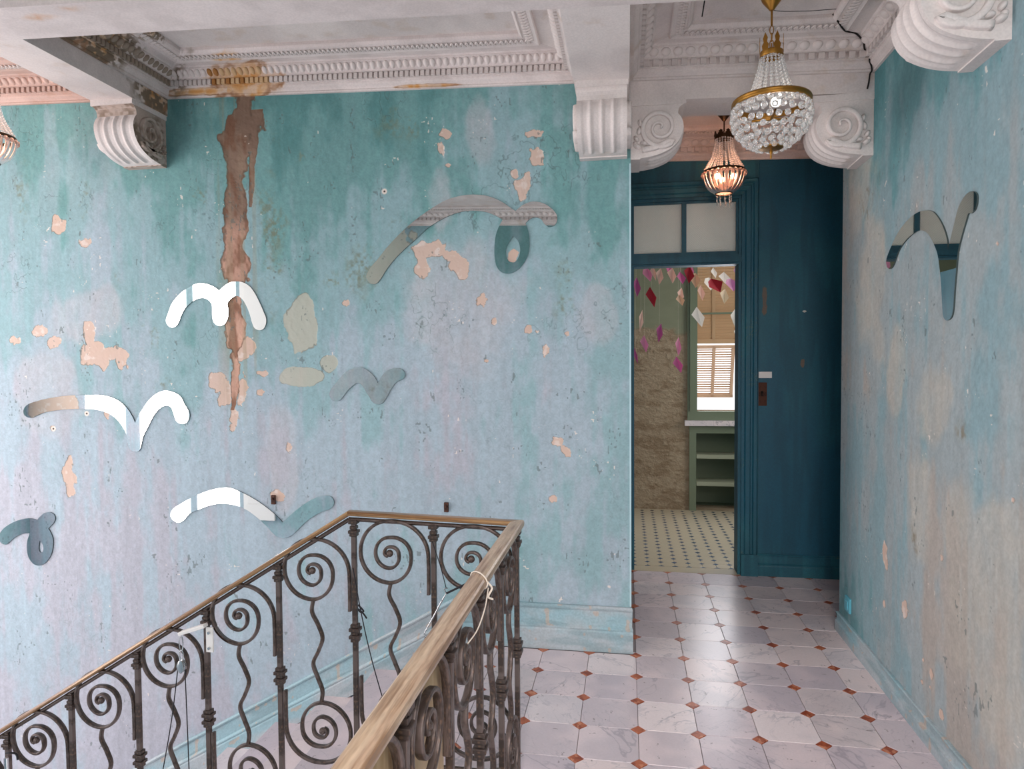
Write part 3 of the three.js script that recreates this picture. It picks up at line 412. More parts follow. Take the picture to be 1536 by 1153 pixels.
const voluteFront = (() => {
  const pos = [], uv = [], nv = 40, P2 = (i, j) => {
    const v = j / nv, a = vol[Math.max(0, i - 1)], b = vol[Math.min(vol.length - 1, i + 1)], L = Math.hypot(b[0] - a[0], b[1] - a[1]), n = [(a[1] - b[1]) / L * -1, (b[0] - a[0]) / L * -1];
    let g = 0; for (const c of [0.27, 0.5, 0.73]) { const q = Math.abs(v - c) / 0.046; if (q < 1) g = Math.max(g, Math.sqrt(1 - q * q) * 0.012); }
    const fade = ss(0.0, 0.06, i / (vol.length - 1)) * (1 - ss(0.84, 0.88, i / (vol.length - 1))), edge = ss(0, 0.05, Math.min(v, 1 - v)) , push = fade * (g - 0.005 * ss(0.1, 0.13, v) * ss(0.1, 0.13, 1 - v));
    return [(v - 0.5) * CW, vol[i][1] - n[1] * push * -1 * 0 + (-1) * 0 + push * ((b[0] - a[0]) / L) * -1 * -1 * (b[1] - a[1] > 0 ? 1 : 1) * 0 + push * nrm(a, b)[1], vol[i][0] + push * nrm(a, b)[0]];
  };
  function nrm(a, b) { const L = Math.hypot(b[0] - a[0], b[1] - a[1]) || 1; return [-(b[1] - a[1]) / L, (b[0] - a[0]) / L].map((q) => q * 1); }
  const idx = []; for (let i = 0; i < vol.length; i++) for (let j = 0; j <= nv; j++) { pos.push(...P2(i, j)); uv.push(j / nv * CW, i * 0.012); }
  for (let i = 0; i < vol.length - 1; i++) for (let j = 0; j < nv; j++) { const a = i * (nv + 1) + j; idx.push(a, a + nv + 1, a + 1, a + 1, a + nv + 1, a + nv + 2); }
  const g = new THREE.BufferGeometry(); g.setAttribute('position', new THREE.Float32BufferAttribute(pos, 3)); g.setAttribute('uv', new THREE.Float32BufferAttribute(uv, 2)); g.setIndex(idx); g.computeVertexNormals(); return g.toNonIndexed();
})();
const bandGeo = (() => { const b = [...cav.slice(0, 1), ...cav, ...vol.slice(-1)], pos = []; const strip = (l) => { for (let i = 0; i < l.length - 1; i++) { const a = l[i], c = l[i + 1], h = CW / 2; pos.push(-h, a[1], a[0], h, c[1], c[0], h, a[1], a[0], -h, a[1], a[0], -h, c[1], c[0], h, c[1], c[0]); } }; strip(cav); strip([vol[vol.length - 1], [0.05, -0.308], [0, -0.308]]); const g = new THREE.BufferGeometry(); g.setAttribute('position', new THREE.Float32BufferAttribute(pos, 3)); g.computeVertexNormals(); return uvBox(g); })();
function spiralPts(cx, cy, r0, turns, shrink, a0 = 0, n = 90) { const o = []; for (let i = 0; i <= n; i++) { const t = i / n, a = a0 - t * turns * Math.PI * 2, r = r0 * Math.pow(1 - t, shrink) + 0.004; o.push([cx + Math.cos(a) * r, cy + Math.sin(a) * r]); } return o; }
function sideRelief(sign) {
  const sp = bar2([...curve2([[0.06, -0.262], [0.13, -0.252], [0.2, -0.222]], 10), ...spiralPts(0.152, -0.15, 0.1, 1.9, 0.85, -0.85)], (t) => 0.026 * (1 - 0.72 * t) + 0.003, 0.044, 0.35);
  const g = sp.toNonIndexed(); g.rotateY(-Math.PI / 2); g.translate(sign * CW / 2, 0, 0); return uvBox(g);
}
function leafRelief(sign) {
  const a = []; for (const [p, y, w, h, r] of [[0.035, -0.24, 0.024, 0.014, 0.5], [0.07, -0.226, 0.022, 0.013, 0.2], [0.03, -0.2, 0.02, 0.012, 0.9], [0.045, -0.16, 0.014, 0.022, 0.2], [0.05, -0.12, 0.012, 0.02, -0.2], [0.1, -0.235, 0.02, 0.01, -0.2], [0.024, -0.225, 0.012, 0.012, 0]]) { const g = new THREE.SphereGeometry(1, 10, 7); g.scale(0.02, h, w); g.rotateX(r); g.translate(sign * CW / 2, y, p); a.push(g.toNonIndexed()); } return merge(a);
}
const abacusGeo = merge([box(-CW / 2 - 0.006, CW / 2 + 0.006, -0.03, 0.004, 0, 0.288)]);
const plinthGeo = merge([sideCap(-CW / 2), sideCap(CW / 2), bandGeo]);
const spirL = sideRelief(-1), spirR = sideRelief(1), leafL = leafRelief(-1), leafR = leafRelief(1);
function corbel(label, pos, rotY, mats = {}) {
  const t = thing('scroll_corbel', label, 'corbel', pos, rotY), m = mats.all || M.white;
  part('abacus', abacusGeo, m, t); part('body', plinthGeo, mats.side || m, t); part('fluted_front', voluteFront, m, t);
  part('spiral', spirL, m, t); part('spiral', spirR, mats.side || m, t); part('leaf_ornament', leafL, m, t); part('leaf_ornament', leafR, mats.side || m, t);
  return t;
}
const mouldShade = plasterMat(stainTex(1.0, 1.0, [], [[0.5, 0.5, 0.6, 0.6]]), { bumpScale: 0.003, color: 0xd8cfc6 });  // mould brown that also paints the shade on the corbel side
corbel('white scroll corbel with a side painted brown for mould and shade under the left ceiling beam', [-2.836, beamY(-2.836), -3.7], 0, { side: mouldShade });
corbel('white corbel seen from the front with three ribs, on top of the blue pier', [-0.121, beamY(-0.121), -3.7], 0);
corbel('grey-shaded scroll corbel on the pier left of the crystal chandelier', [0.022, beamY(0.022), -3.83], Math.PI / 2);
corbel('scroll corbel beside the wall crack right of the crystal chandelier', [1.225, beamY(1.225), -3.83], -Math.PI / 2);
corbel('large near scroll corbel cut by the top right edge of the picture', [1.225, beamY(1.225), -2.585], -Math.PI / 2);

// ---------------------------------------------------------------- the stairs
const RUN = 0.314, STEP = 0.181, X1 = -1.12;
const stairs = thing('staircase', 'white marble stair flight going down along the blue wall behind the railing', 'staircase', [X1, 0, -3.05]);
const treadGeo = uvBox(new RoundedBoxGeometry(RUN + 0.03, 0.03, 1.27, 2, 0.006)), riserGeo = rbox(0.02, STEP - 0.03, 1.27, 0.002);
part('riser', riserGeo, M.marble, stairs, [0.002, -0.015 - STEP / 2 + 0.015, 0]);
for (let i = 1; i < 15; i++) { part('tread', treadGeo, tones[i % 4], stairs, [-RUN * (i - 0.5) + 0.015, -STEP * i - 0.015, 0]); part('riser', riserGeo, M.marble, stairs, [-RUN * i + 0.002, -STEP * (i + 0.5) - 0.015, 0]); }
part('soffit', runProfile([[0, 0], [0, 0.1], [1.22, 0.1], [1.22, 0]], [(p) => V3(0, -0.2 - 0.1 + p[1], -0.61 + p[0]), (p) => V3(-RUN * 14, -0.2 - 0.1 - STEP * 14 + p[1], -0.61 + p[0])]), M.white, stairs);
struct('floor_below', box(-7.6, 1.2, -3.4, -2.72, -3.7, 3.0), M.marble);

// ---------------------------------------------------------------- the wrought-iron railing
const rail = thing('stair_railing', 'wrought-iron railing with spiral scrolls and wooden handrail around the stairwell', 'railing', [-0.4, 0, -2.44]);
const RZ = -2.44, AX = -0.4, BX = -1.05, HY = 1.0, BY = 1.018, CS = 0.62, railY = (x) => x > BX ? HY + (AX - x) / (AX - BX) * (BY - HY) : BY + (x - BX) * CS;
{
  const prof = []; for (let i = 0; i < 14; i++) { const a = i / 14 * Math.PI * 2, c = Math.cos(a), s = Math.sin(a); prof.push([Math.sign(c) * Math.pow(Math.abs(c), 0.6) * 0.026, Math.sign(s) * Math.pow(Math.abs(s), 0.6) * 0.016 - 0.016]); }
  const E = -5.0, ends = [V3(AX, HY, 0.1), V3(AX, HY, RZ), V3(BX, BY, RZ), V3(E, railY(E), RZ)];
  const ring = (k, f = [1, 1]) => (q) => { const p = [q[0] * f[0], q[1] * f[1]]; const d = ends[k], a = k === 0 ? V3(-1, 0, 0) : k === 1 ? V3(-1, 0, 1) : V3(0, 0, 1), u = k < 3 && k !== 2 ? V3(0, 1, 0) : V3(k === 2 ? -0.28 : -0.53, k === 2 ? 1.02 : 0.85, 0); return d.clone().addScaledVector(a, p[0]).addScaledVector(u, p[1]).sub(rail.position); };
  const closed = [...prof, prof[0]];
  for (let k = 0; k < 3; k++) part('handrail', runProfile(closed, [ring(k, k ? [0.8, 0.6] : [1, 1]), ring(k + 1, k ? [0.8, 0.6] : [1, 1])]), k ? M.goldWood : M.wood, rail);
}
const R0 = (a) => [a[0] - AX, a[1], a[2] - RZ];
const postShape = (top, bottom) => {
  const c = (y, w, h) => { const g = rbox(w, h, w, 0.002); g.translate(0, y, 0); return g; }, mid = top - 0.47, g = [c((top + bottom) / 2, 0.0185, top - bottom)];
  const coll = [c(top - 0.012, 0.034, 0.016), c(top - 0.034, 0.026, 0.012), c(top - 0.05, 0.036, 0.012), c(top - 0.062, 0.028, 0.012), ...[[0, 0.03], [0.014, 0.04], [0.028, 0.028], [0.042, 0.04], [0.056, 0.03]].map(([dy, w]) => c(mid + dy, w, 0.013))];
  return [merge(g), merge(coll)];
};
function post(x, top, bottom, z) { const [a, b] = postShape(top - 0.03, bottom), p = part('post', a, M.iron, rail, R0([x, 0, z])); part('collar', b, M.iron, p); return p; }
const RAD = [[0, 0.152], [90, 0.124], [180, 0.116], [270, 0.113], [360, 0.084], [450, 0.061], [540, 0.056], [630, 0.057], [720, 0.036], [810, 0.025], [900, 0.02], [960, 0.013]];
const scrollPts = (() => {
  const o = [[0.136, -0.15], [0.137, -0.1], [0.137, -0.05]], n = 150; for (let i = 0; i <= n; i++) { const a = i / n * 960; let k = 0; while (k < RAD.length - 2 && RAD[k + 1][0] < a) k++; const t = (a - RAD[k][0]) / (RAD[k + 1][0] - RAD[k][0]), q = t * t * (3 - 2 * t) * 0.5 + t * 0.5, r = RAD[k][1] + (RAD[k + 1][1] - RAD[k][1]) * q, A = a * Math.PI / 180; o.push([-0.016 + Math.cos(A) * r, Math.sin(A) * r]); } return o;
})();
const ball = (() => { const g = new THREE.SphereGeometry(0.014, 10, 8); g.scale(1, 1, 0.9); g.translate(-0.016, 0, 0); return g.toNonIndexed(); })();
const scrollGeo = merge([bar2(scrollPts, (t) => 0.0125 - 0.002 * t, 0.02, 0.35), ball]);
const lowScrollGeo = scrollGeo.clone().rotateZ(Math.PI);
const wavyGeo = bar2(curve2([[-0.012, -0.108], [-0.02, -0.16], [0.004, -0.21], [0.022, -0.262], [0.004, -0.315], [-0.018, -0.365], [0.0, -0.42], [0.018, -0.47], [0.012, -0.522]], 48), 0.0125, 0.018, 0.35);
function bay(x, z, top, rotY) {                                    // one panel between two posts
  const c = top - 0.155;
  part('upper_scroll', scrollGeo, M.iron, rail, R0([x, c, z]), rotY); part('lower_scroll', lowScrollGeo, M.iron, rail, R0([x, c - 0.63, z]), rotY); part('wavy_bar', wavyGeo, M.iron, rail, R0([x, c, z]), rotY);
}
for (const z of [RZ, -2.12, -1.8, -1.48, -1.16, -0.84, -0.52, -0.2, 0.1]) post(AX, HY, 0, z);
for (let i = 0; i < 8; i++) bay(AX, -2.28 + i * 0.32, HY, Math.PI / 2);
post(-0.715, railY(-0.715), 0, RZ); post(-1.03, railY(-1.03), 0, RZ); bay(-0.555, RZ, railY(-0.555), 0); bay(-0.872, RZ, railY(-0.872), 0);
for (let i = 1; i < 10; i++) { const x = -1.03 - RUN * i; post(x, railY(x) - 0.008, -STEP * i, RZ); bay(x + RUN / 2, RZ, railY(x + RUN / 2), 0); }
part('flat_bar', rod(R0([AX, HY - 0.034, 0.1]), R0([AX, HY - 0.034, RZ]), 0.008, 4), M.iron, rail); part('flat_bar', rod(R0([AX, HY - 0.034, RZ]), R0([BX, BY - 0.034, RZ]), 0.008, 4), M.iron, rail); part('flat_bar', rod(R0([BX, BY - 0.036, RZ]), R0([-5, railY(-5) - 0.036, RZ]), 0.008, 4), M.iron, rail);
part('bottom_bar', rod(R0([AX, 0.05, 0.1]), R0([AX, 0.05, RZ]), 0.009, 4), M.iron, rail); part('bottom_bar', rod(R0([AX, 0.05, RZ]), R0([-1.03, 0.05, RZ]), 0.009, 4), M.iron, rail);

const ply = thing('plywood_panel', 'beige plywood board fixed behind the near scrolls of the railing', 'board', [-0.432, 0, -0.95]);
part('board', (() => { const g = new RoundedBoxGeometry(0.012, 0.94, 1.14, 1, 0.002); g.translate(0, 0.49, 0); return uvBox(g); })(), M.ply, ply);

// ---------------------------------------------------------------- rigging on the railing
{
  const X = -1.672, Y = railY(-1.646) - 0.13, b = thing('pulley_bracket', 'white metal bracket bolted to a railing post and holding the pulley', 'bracket', [X, Y, RZ + 0.02]);
  part('plate', rbox(0.03, 0.1, 0.008, 0.002), M.white2, b, [0.04, -0.03, 0.0]); const arm = part('arm', rbox(0.12, 0.014, 0.03, 0.003), M.white2, b, [-0.025, 0.012, 0.012]); arm.rotation.z = 0.33;
  { const c = part('clear_disc', cyl(0.042, 0.042, 0.004, 28), M.clear, b, [0.075, -0.02, -0.012]); c.rotation.x = Math.PI / 2; }
  for (const y of [0, -0.062]) { const s = part('bolt', cyl(0.006, 0.006, 0.008, 6), M.steel, b, [0.04, y, 0.007]); s.rotation.x = Math.PI / 2; }
  const px = X - 0.078, py = Y - 0.14, p = thing('pulley', 'small steel pulley hanging by a link from the white bracket', 'pulley', [px, py, RZ + 0.032]);
  const lk = (y, h) => { const o = []; for (let i = 0; i < 16; i++) { const a = i / 16 * Math.PI * 2; o.push([Math.cos(a) * 0.008, y + Math.sin(a) * h, 0]); } return tube(o, 0.0022, 32, 6, true); };
  part('link', lk(0.092, 0.03), M.steel, p); part('link', lk(0.046, 0.018), M.steel, p); const w = part('wheel', lathe([[0.004, -0.006], [0.018, -0.007], [0.02, -0.006], [0.015, 0], [0.02, 0.006], [0.018, 0.007], [0.004, 0.006]], 20), M.steel, p); w.rotation.x = Math.PI / 2;
  for (const z of [-0.009, 0.009]) { const c = part('cheek', new THREE.SphereGeometry(0.02, 14, 8).scale(0.7, 1.35, 0.12), M.steel, p); c.position.z = z; }
  const c1 = thing('hanging_cord', 'pair of thin black cords running down from the steel pulley', 'cord', [px, py, RZ + 0.032]);
  part('cord', tube([[-0.016, -0.005, 0], [-0.05, -0.22, 0], [-0.13, -0.6, 0], [-0.22, -1.1, 0]], 0.0022, 20, 5), M.cord, c1); part('cord', tube([[0.014, -0.005, 0], [0.02, -0.3, 0], [0.032, -1.1, 0]], 0.0022, 20, 5), M.cord, c1);
  const k = thing('knotted_cord', 'thin black cord knotted to the railing post at the bend', 'cord', [-1.01, 0, RZ + 0.014]);
  part('cord', tube([[-0.02, 0.8, 0], [0.008, 0.64, 0], [0.04, 0.45, -0.02], [0.09, 0.2, -0.06], [0.13, -0.02, -0.1]], 0.0022, 30, 5), M.cord, k); part('knot', tube([[0.0, 0.66, 0.004], [0.014, 0.65, 0.008], [0.02, 0.635, 0], [0.006, 0.63, -0.004], [0.0, 0.645, 0.006], [0.02, 0.63, 0.006], [0.034, 0.61, 0.004]], 0.0032, 30, 6), M.cord, k);
  const tb = thing('turnbuckle', 'bright steel turnbuckle strung on wire behind the corner of the railing', 'turnbuckle', [-0.7, 0.66, RZ + 0.035]);
  const dir = [0.052, 0.098], fr = part('frame', merge([rod([-0.018, -0.04, -0.006], [0.026, 0.042, -0.006], 0.0028), rod([-0.018, -0.04, 0.006], [0.026, 0.042, 0.006], 0.0028)]), M.steel, tb);
  part('end_hook', tube([[0.026, 0.042, 0], [0.04, 0.07, 0], [0.034, 0.084, 0], [0.046, 0.088, 0]], 0.0026, 16, 6), M.steel, tb); part('end_hook', tube([[-0.018, -0.04, 0], [-0.03, -0.06, 0], [-0.044, -0.09, 0], [-0.036, -0.1, 0]], 0.0026, 16, 6), M.steel, tb);
  part('wire', merge([tube([[0.042, 0.086, 0], [0.02, 0.17, 0], [-0.01, 0.26, 0]], 0.0018, 12, 5), tube([[-0.04, -0.098, 0], [-0.055, -0.15, 0], [-0.06, -0.2, 0]], 0.0014, 12, 5)]), M.cord, tb); part('black_toggle', rod([0.044, 0.07, 0.004], [0.13, 0.115, 0.004], 0.004), M.cord, tb);
  const s = thing('white_string', 'white string looped round the wooden handrail with a trailing end', 'string', [AX, HY, -1.8]);
  const lp = []; for (let i = 0; i < 12; i++) { const a = i / 12 * Math.PI * 2; lp.push([Math.cos(a) * 0.03, -0.016 + Math.sin(a) * 0.021, Math.cos(a) * 0.03]); }
  part('loop', tube(lp, 0.0022, 40, 5, true), M.string, s); part('tail', tube([[0.03, -0.03, 0.02], [0.034, -0.06, 0.08], [0.03, -0.09, 0.16], [0.02, -0.1, 0.22]], 0.0018, 20, 5), M.string, s); part('knot', tube([[0.03, -0.01, 0.03], [0.04, -0.03, 0.02], [0.032, -0.05, 0.03], [0.042, -0.06, 0.02]], 0.003, 20, 5), M.string, s);
  const t2 = thing('strap_buckle', 'white turnbuckle tied with black cord to the lowest visible railing post', 'turnbuckle', [-2.59, railY(-2.59) - 0.13, RZ + 0.02]);
  part('barrel', (() => { const g = cyl(0.009, 0.009, 0.16, 10); g.translate(0, -0.09, 0); return g; })(), M.steel, t2); part('knot', tube([[0, 0.01, 0], [0.03, 0.02, 0.01], [0.05, 0.01, 0], [0.06, -0.012, 0.004]], 0.004, 20, 5), M.cord, t2);
}

// ---------------------------------------------------------------- bird-shaped mirrors (outlines in millimetres, 1 marks a sharp corner)
function outline(l) {
  const pts = l.map((p) => new THREE.Vector2(p[0] / 1000, p[1] / 1000)), n = pts.length, k0 = Math.max(0, l.findIndex((p) => p[2])), out = [];
  const cut = l.some((p) => p[2]) ? l.map((p, i) => i).filter((i) => l[i][2]) : [0];
  cut.forEach((a, q) => { const b = cut[(q + 1) % cut.length], run = []; for (let i = a; ; i = (i + 1) % n) { run.push(pts[i]); if (i === b && run.length > 1) break; } const c = new THREE.CatmullRomCurve3(run.map((p) => V3(p.x, p.y, 0)), false, 'centripetal').getPoints(run.length * 4); c.pop(); out.push(...c.map((v) => new THREE.Vector2(v.x, v.y))); });
  return out;
}
function mirror(label, x, y, pts, hole, right) {
  const s = new THREE.Shape(outline(pts)); if (hole) s.holes.push(new THREE.Path(outline(hole)));
  const g = new THREE.ExtrudeGeometry(s, { depth: 0.006, bevelEnabled: false });
  const o = thing('bird_mirror', label, 'mirror', right ? [1.2245, y, x] : [x, y, -3.6995]);
  const m = new THREE.Mesh(g, [M.mirror, M.mirrorEdge]); m.name = numbered('mirror_sheet'); m.castShadow = m.receiveShadow = true; if (right) m.rotation.y = -Math.PI / 2; o.add(m);
}
mirror('gull mirror with one long flat wing and a deep notch, below the pinkish wall peels', -3.07, 1.28, [[-674, 24], [-651, 51], [-571, 78], [-448, 101], [-327, 113], [-207, 115], [-106, 113], [-14, 87], [52, 39], [92, -17], [109, -54, 1], [133, -9], [159, 25], [202, 80], [261, 125], [318, 142], [383, 129], [423, 103], [446, 59], [473, 19], [477, -14], [460, -47], [427, -58], [391, -44], [372, 0], [356, 40], [328, 53], [287, 40], [241, -4], [198, -75], [163, -135], [149, -180], [136, -221], [106, -232], [69, -218], [56, -181], [47, -129], [23, -80], [-13, -36], [-67, 1], [-142, 23], [-227, 29], [-330, 28], [-442, 19], [-530, 4], [-583, -15], [-619, -29], [-658, -21], [-675, -2]]);
mirror('m-shaped white-shining bird mirror hung across the brown rust streak', -2.39, 1.92, [[-345, -74], [-328, -27], [-301, 28], [-253, 79], [-195, 117], [-133, 141], [-92, 141], [-46, 129], [-11, 110], [9, 95, 1], [40, 120], [75, 140], [116, 147], [161, 141], [205, 116], [239, 72], [268, 16], [291, -35], [306, -76], [302, -112], [284, -137], [260, -142], [232, -130], [216, -97], [202, -47], [178, 9], [154, 44], [129, 60], [109, 60], [78, 41], [60, 16], [66, -16], [64, -53], [55, -81], [37, -104], [12, -112], [-16, -105], [-33, -84], [-39, -51], [-39, -14], [-40, 13], [-54, 35], [-79, 51], [-109, 55], [-145, 46], [-187, 21], [-224, -15], [-246, -52], [-262, -89], [-284, -112], [-310, -117], [-335, -102]]);
mirror('largest bird mirror, high on the blue wall, with a sweeping wing and looped tail', -0.82, 2.3, [[-644, -229], [-623, -184], [-574, -132], [-517, -66], [-437, 11], [-342, 86], [-247, 145], [-162, 186], [-77, 204], [-8, 206], [68, 194], [143, 161], [187, 130], [221, 106, 1], [262, 137], [307, 152], [358, 147], [409, 120], [446, 78], [449, 46], [435, 21], [405, 13], [380, 30], [361, 57], [328, 67], [300, 59], [276, 38, 1], [291, -6], [298, -72], [290, -130], [264, -181], [222, -220], [177, -233], [140, -223], [114, -191], [103, -139], [103, -80], [111, -21], [127, 22], [149, 62, 1], [112, 85], [59, 107], [-1, 117], [-70, 117], [-139, 101], [-201, 76], [-280, 31], [-343, -23], [-406, -73], [-471, -132], [-519, -187], [-560, -246], [-588, -270], [-620, -266]], [[209, -26, 1], [182, -68], [167, -104], [169, -141], [185, -167], [215, -172], [238, -143], [246, -99], [235, -59]]);
mirror('small wavy bird mirror below the bare tan patch in the middle of the wall', -1.46, 1.46, [[-237, -58], [-231, -37], [-202, 0], [-172, 34], [-140, 66], [-104, 86], [-72, 94], [-40, 95], [-11, 84], [13, 67], [37, 43], [51, 20], [58, 6, 1], [74, 33], [97, 63], [125, 83], [160, 90], [188, 89], [212, 76], [221, 56], [215, 36], [198, 24], [177, 16], [157, -1], [138, -27], [120, -57], [102, -87], [84, -108], [63, -116], [39, -111], [21, -98], [7, -74], [-10, -51], [-27, -20], [-45, 1], [-66, 8], [-87, -4], [-112, -24], [-134, -47], [-156, -75], [-171, -91], [-196, -97], [-221, -90], [-233, -76]]);
mirror('v-shaped bird mirror just above the sloping handrail', -2.2, 0.71, [[-533, -32], [-516, -6], [-464, 27], [-385, 69], [-291, 107], [-206, 128], [-144, 132], [-84, 115], [-16, 86], [73, 36], [147, -18], [198, -65, 1], [259, -11], [334, 46], [407, 86], [466, 100], [502, 96], [520, 72], [517, 45], [494, 23], [443, 5], [384, -28], [331, -68], [279, -118], [241, -147], [197, -159], [152, -147], [93, -90], [27, -36], [-25, -2], [-86, 23], [-146, 34], [-215, 34], [-285, 18], [-356, -9], [-411, -35], [-447, -72], [-483, -89], [-514, -78], [-533, -57]]);
mirror('small bird mirror with a round slit tail at the lower left edge of the picture', -3.72, 0.5, [[-237, -17], [-227, 11], [-199, 43], [-157, 70], [-107, 93], [-53, 108], [-9, 114], [27, 110], [48, 104, 1], [71, 128], [98, 148], [129, 157], [151, 156], [173, 142], [180, 121], [171, 96], [151, 74], [129, 54, 1], [147, 24], [159, -10], [158, -52], [150, -91], [133, -127], [106, -159], [79, -177], [52, -184], [21, -180], [-5, -160], [-24, -129], [-31, -95], [-32, -60], [-25, -25], [-8, 19, 1], [-47, 17], [-88, 4], [-120, -13], [-147, -33], [-171, -53], [-191, -61], [-216, -53], [-233, -36]], [[64, -25, 1], [59, -45], [55, -78], [64, -99], [81, -98], [89, -74], [83, -48]]);
mirror('dark-looking bird mirror alone on the right-hand wall', -2.98, 2.04, [[-521, 4], [-511, 25], [-446, 77], [-375, 120], [-281, 150], [-180, 163], [-96, 155], [-28, 136], [28, 97], [76, 45], [103, -2], [112, -38, 1], [133, 2], [160, 52], [188, 100], [224, 128], [259, 141], [295, 138], [322, 122], [326, 96], [314, 71], [288, 62], [266, 66], [249, 43], [219, -4], [192, -58], [180, -124], [168, -200], [161, -268], [147, -299], [112, -311], [81, -295], [70, -251], [59, -174], [44, -106], [21, -40], [-13, 4], [-70, 56], [-135, 81], [-202, 83], [-292, 67], [-373, 32], [-428, -21], [-464, -35], [-502, -25]].map((p) => [p[0], ...p.slice(1)]), null, true);

// ---------------------------------------------------------------- door to the back room, transom light and panelled wall
{
  const sw = (g) => { const u = g.attributes.uv; for (let i = 0; i < u.count; i++) u.setXY(i, u.getY(i) * 1.0, u.getX(i)); return g; }, d = struct('door_1'), jamb = [[0, 0], [0.02, 0], [0.02, 0.022], [0.03, 0.03], [0.03, 0.06], [0.022, 0.066], [0.022, 0.078], [0.032, 0.086], [0.032, 0.108], [0.02, 0.115], [0, 0.115]];
  for (const s of [1, -1]) { const x = s > 0 ? 0.825 : 0.035; part('architrave', sw(runProfile(jamb, [(p) => V3(x + s * p[1], 0.16, -5.18 + p[0]), (p) => V3(x + s * p[1], 2.78 + p[1], -5.18 + p[0])], false)), M.petrol, d); part('plinth_block', box(Math.min(x, x + s * 0.118), Math.max(x, x + s * 0.118), 0, 0.16, -5.18, -5.14), M.petrol, d); }
  part('head_architrave', runProfile(jamb, [(p) => V3(0.035 - p[1], 2.78 + p[1], -5.18 + p[0]), (p) => V3(0.825 + p[1], 2.78 + p[1], -5.18 + p[0])], false), M.petrol, d);
  part('door_lining', merge([box(0.805, 0.825, 0, 2.78, -5.34, -5.18), box(0.035, 0.055, 0, 2.78, -5.34, -5.18)]), M.petrol, d);
  part('transom_bar', merge([box(0.035, 0.825, 2.285, 2.36, -5.3, -5.185), box(0.035, 0.825, 2.3, 2.34, -5.185, -5.165)]), M.petrol, d);
  const f = struct('window_1'); part('sash_frame', merge([box(0.03, 0.83, 2.36, 2.385, -5.26, -5.21), box(0.03, 0.83, 2.745, 2.78, -5.26, -5.21), box(0.405, 0.438, 2.385, 2.745, -5.26, -5.21), box(0.792, 0.825, 2.385, 2.745, -5.26, -5.21), box(0.035, 0.05, 2.385, 2.745, -5.26, -5.21)]), M.petrol, f);
  const diamond = texture(256, 256, 0.1, 0.1, (x, y, o) => { const a = Math.abs(((x + y) * 60) % 1 - 0.5), b = Math.abs(((x - y + 1) * 60) % 1 - 0.5); o[0] = o[1] = o[2] = 205; o[3] = Math.min(a, b) * 2; }); const fm = M.frost.clone(); fm.bumpMap = diamond.bumpMap; fm.bumpScale = 0.002;
  part('pane', box(0.05, 0.405, 2.385, 2.745, -5.238, -5.232), fm, f); part('pane', box(0.438, 0.792, 2.385, 2.745, -5.238, -5.232), fm, f);
  const j = struct('door_2'); part('flush_panel', box(0.948, 1.72, 0.163, 3.02, -5.18, -5.172), M.panel, j); part('edge_bead', box(0.94, 0.946, 0.163, 3.0, -5.18, -5.168), M.petrol, j);
  const lf = struct('door_3'); part('door_leaf', box(-0.03, 0.012, 0.012, 2.26, -6.1, -5.345), M.panel, lf); for (const [a, b] of [[0.15, 0.95], [1.1, 2.12]]) part('leaf_panel', box(0.012, 0.018, a, b, -5.98, -5.46), M.panel, lf);
  const l = thing('lock_plate', 'rusty keyhole plate on the edge of the dark blue door panel', 'lock', [0.975, 1.335, -5.17]); part('plate', rbox(0.06, 0.17, 0.006, 0.002), M.rust, l); part('keyhole', merge([(() => { const g = cyl(0.009, 0.009, 0.004, 12); g.rotateX(Math.PI / 2); g.translate(-0.005, 0.015, 0.003); return g; })(), box(-0.009, -0.001, -0.015, 0.015, 0.001, 0.005)]), M.black, l);
  const tg = thing('paper_tag', 'small white card stuck above the keyhole plate', 'tag', [0.993, 1.475, -5.17]); part('card', rbox(0.092, 0.046, 0.003, 0.001), M.white2, tg);
  const ou = thing('wall_socket', 'blue-painted socket box low on the right-hand wall', 'socket', [1.222, 0.211, -4.02]); part('box', rbox(0.016, 0.085, 0.085, 0.005), M.outlet, ou); part('cover', rbox(0.008, 0.05, 0.05, 0.004), M.outlet, ou, [-0.01, 0, 0]);
  for (const [x, y, n] of [[-2.059, 0.778, 'rusty iron wall plug above the right wing of the lower mirror'], [-1.006, 0.764, 'rusty iron wall plug just above the corner of the railing']]) { const h = thing('wall_plug', n, 'wall plug', [x, y, -3.7]); part('plate', rbox(0.026, 0.055, 0.014, 0.003), M.rust, h, [0, 0, 0.006]); part('bolt', (() => { const g = cyl(0.006, 0.006, 0.02, 8); g.rotateX(Math.PI / 2); return g; })(), M.rust, h, [0, 0.006, 0.016]); }
}
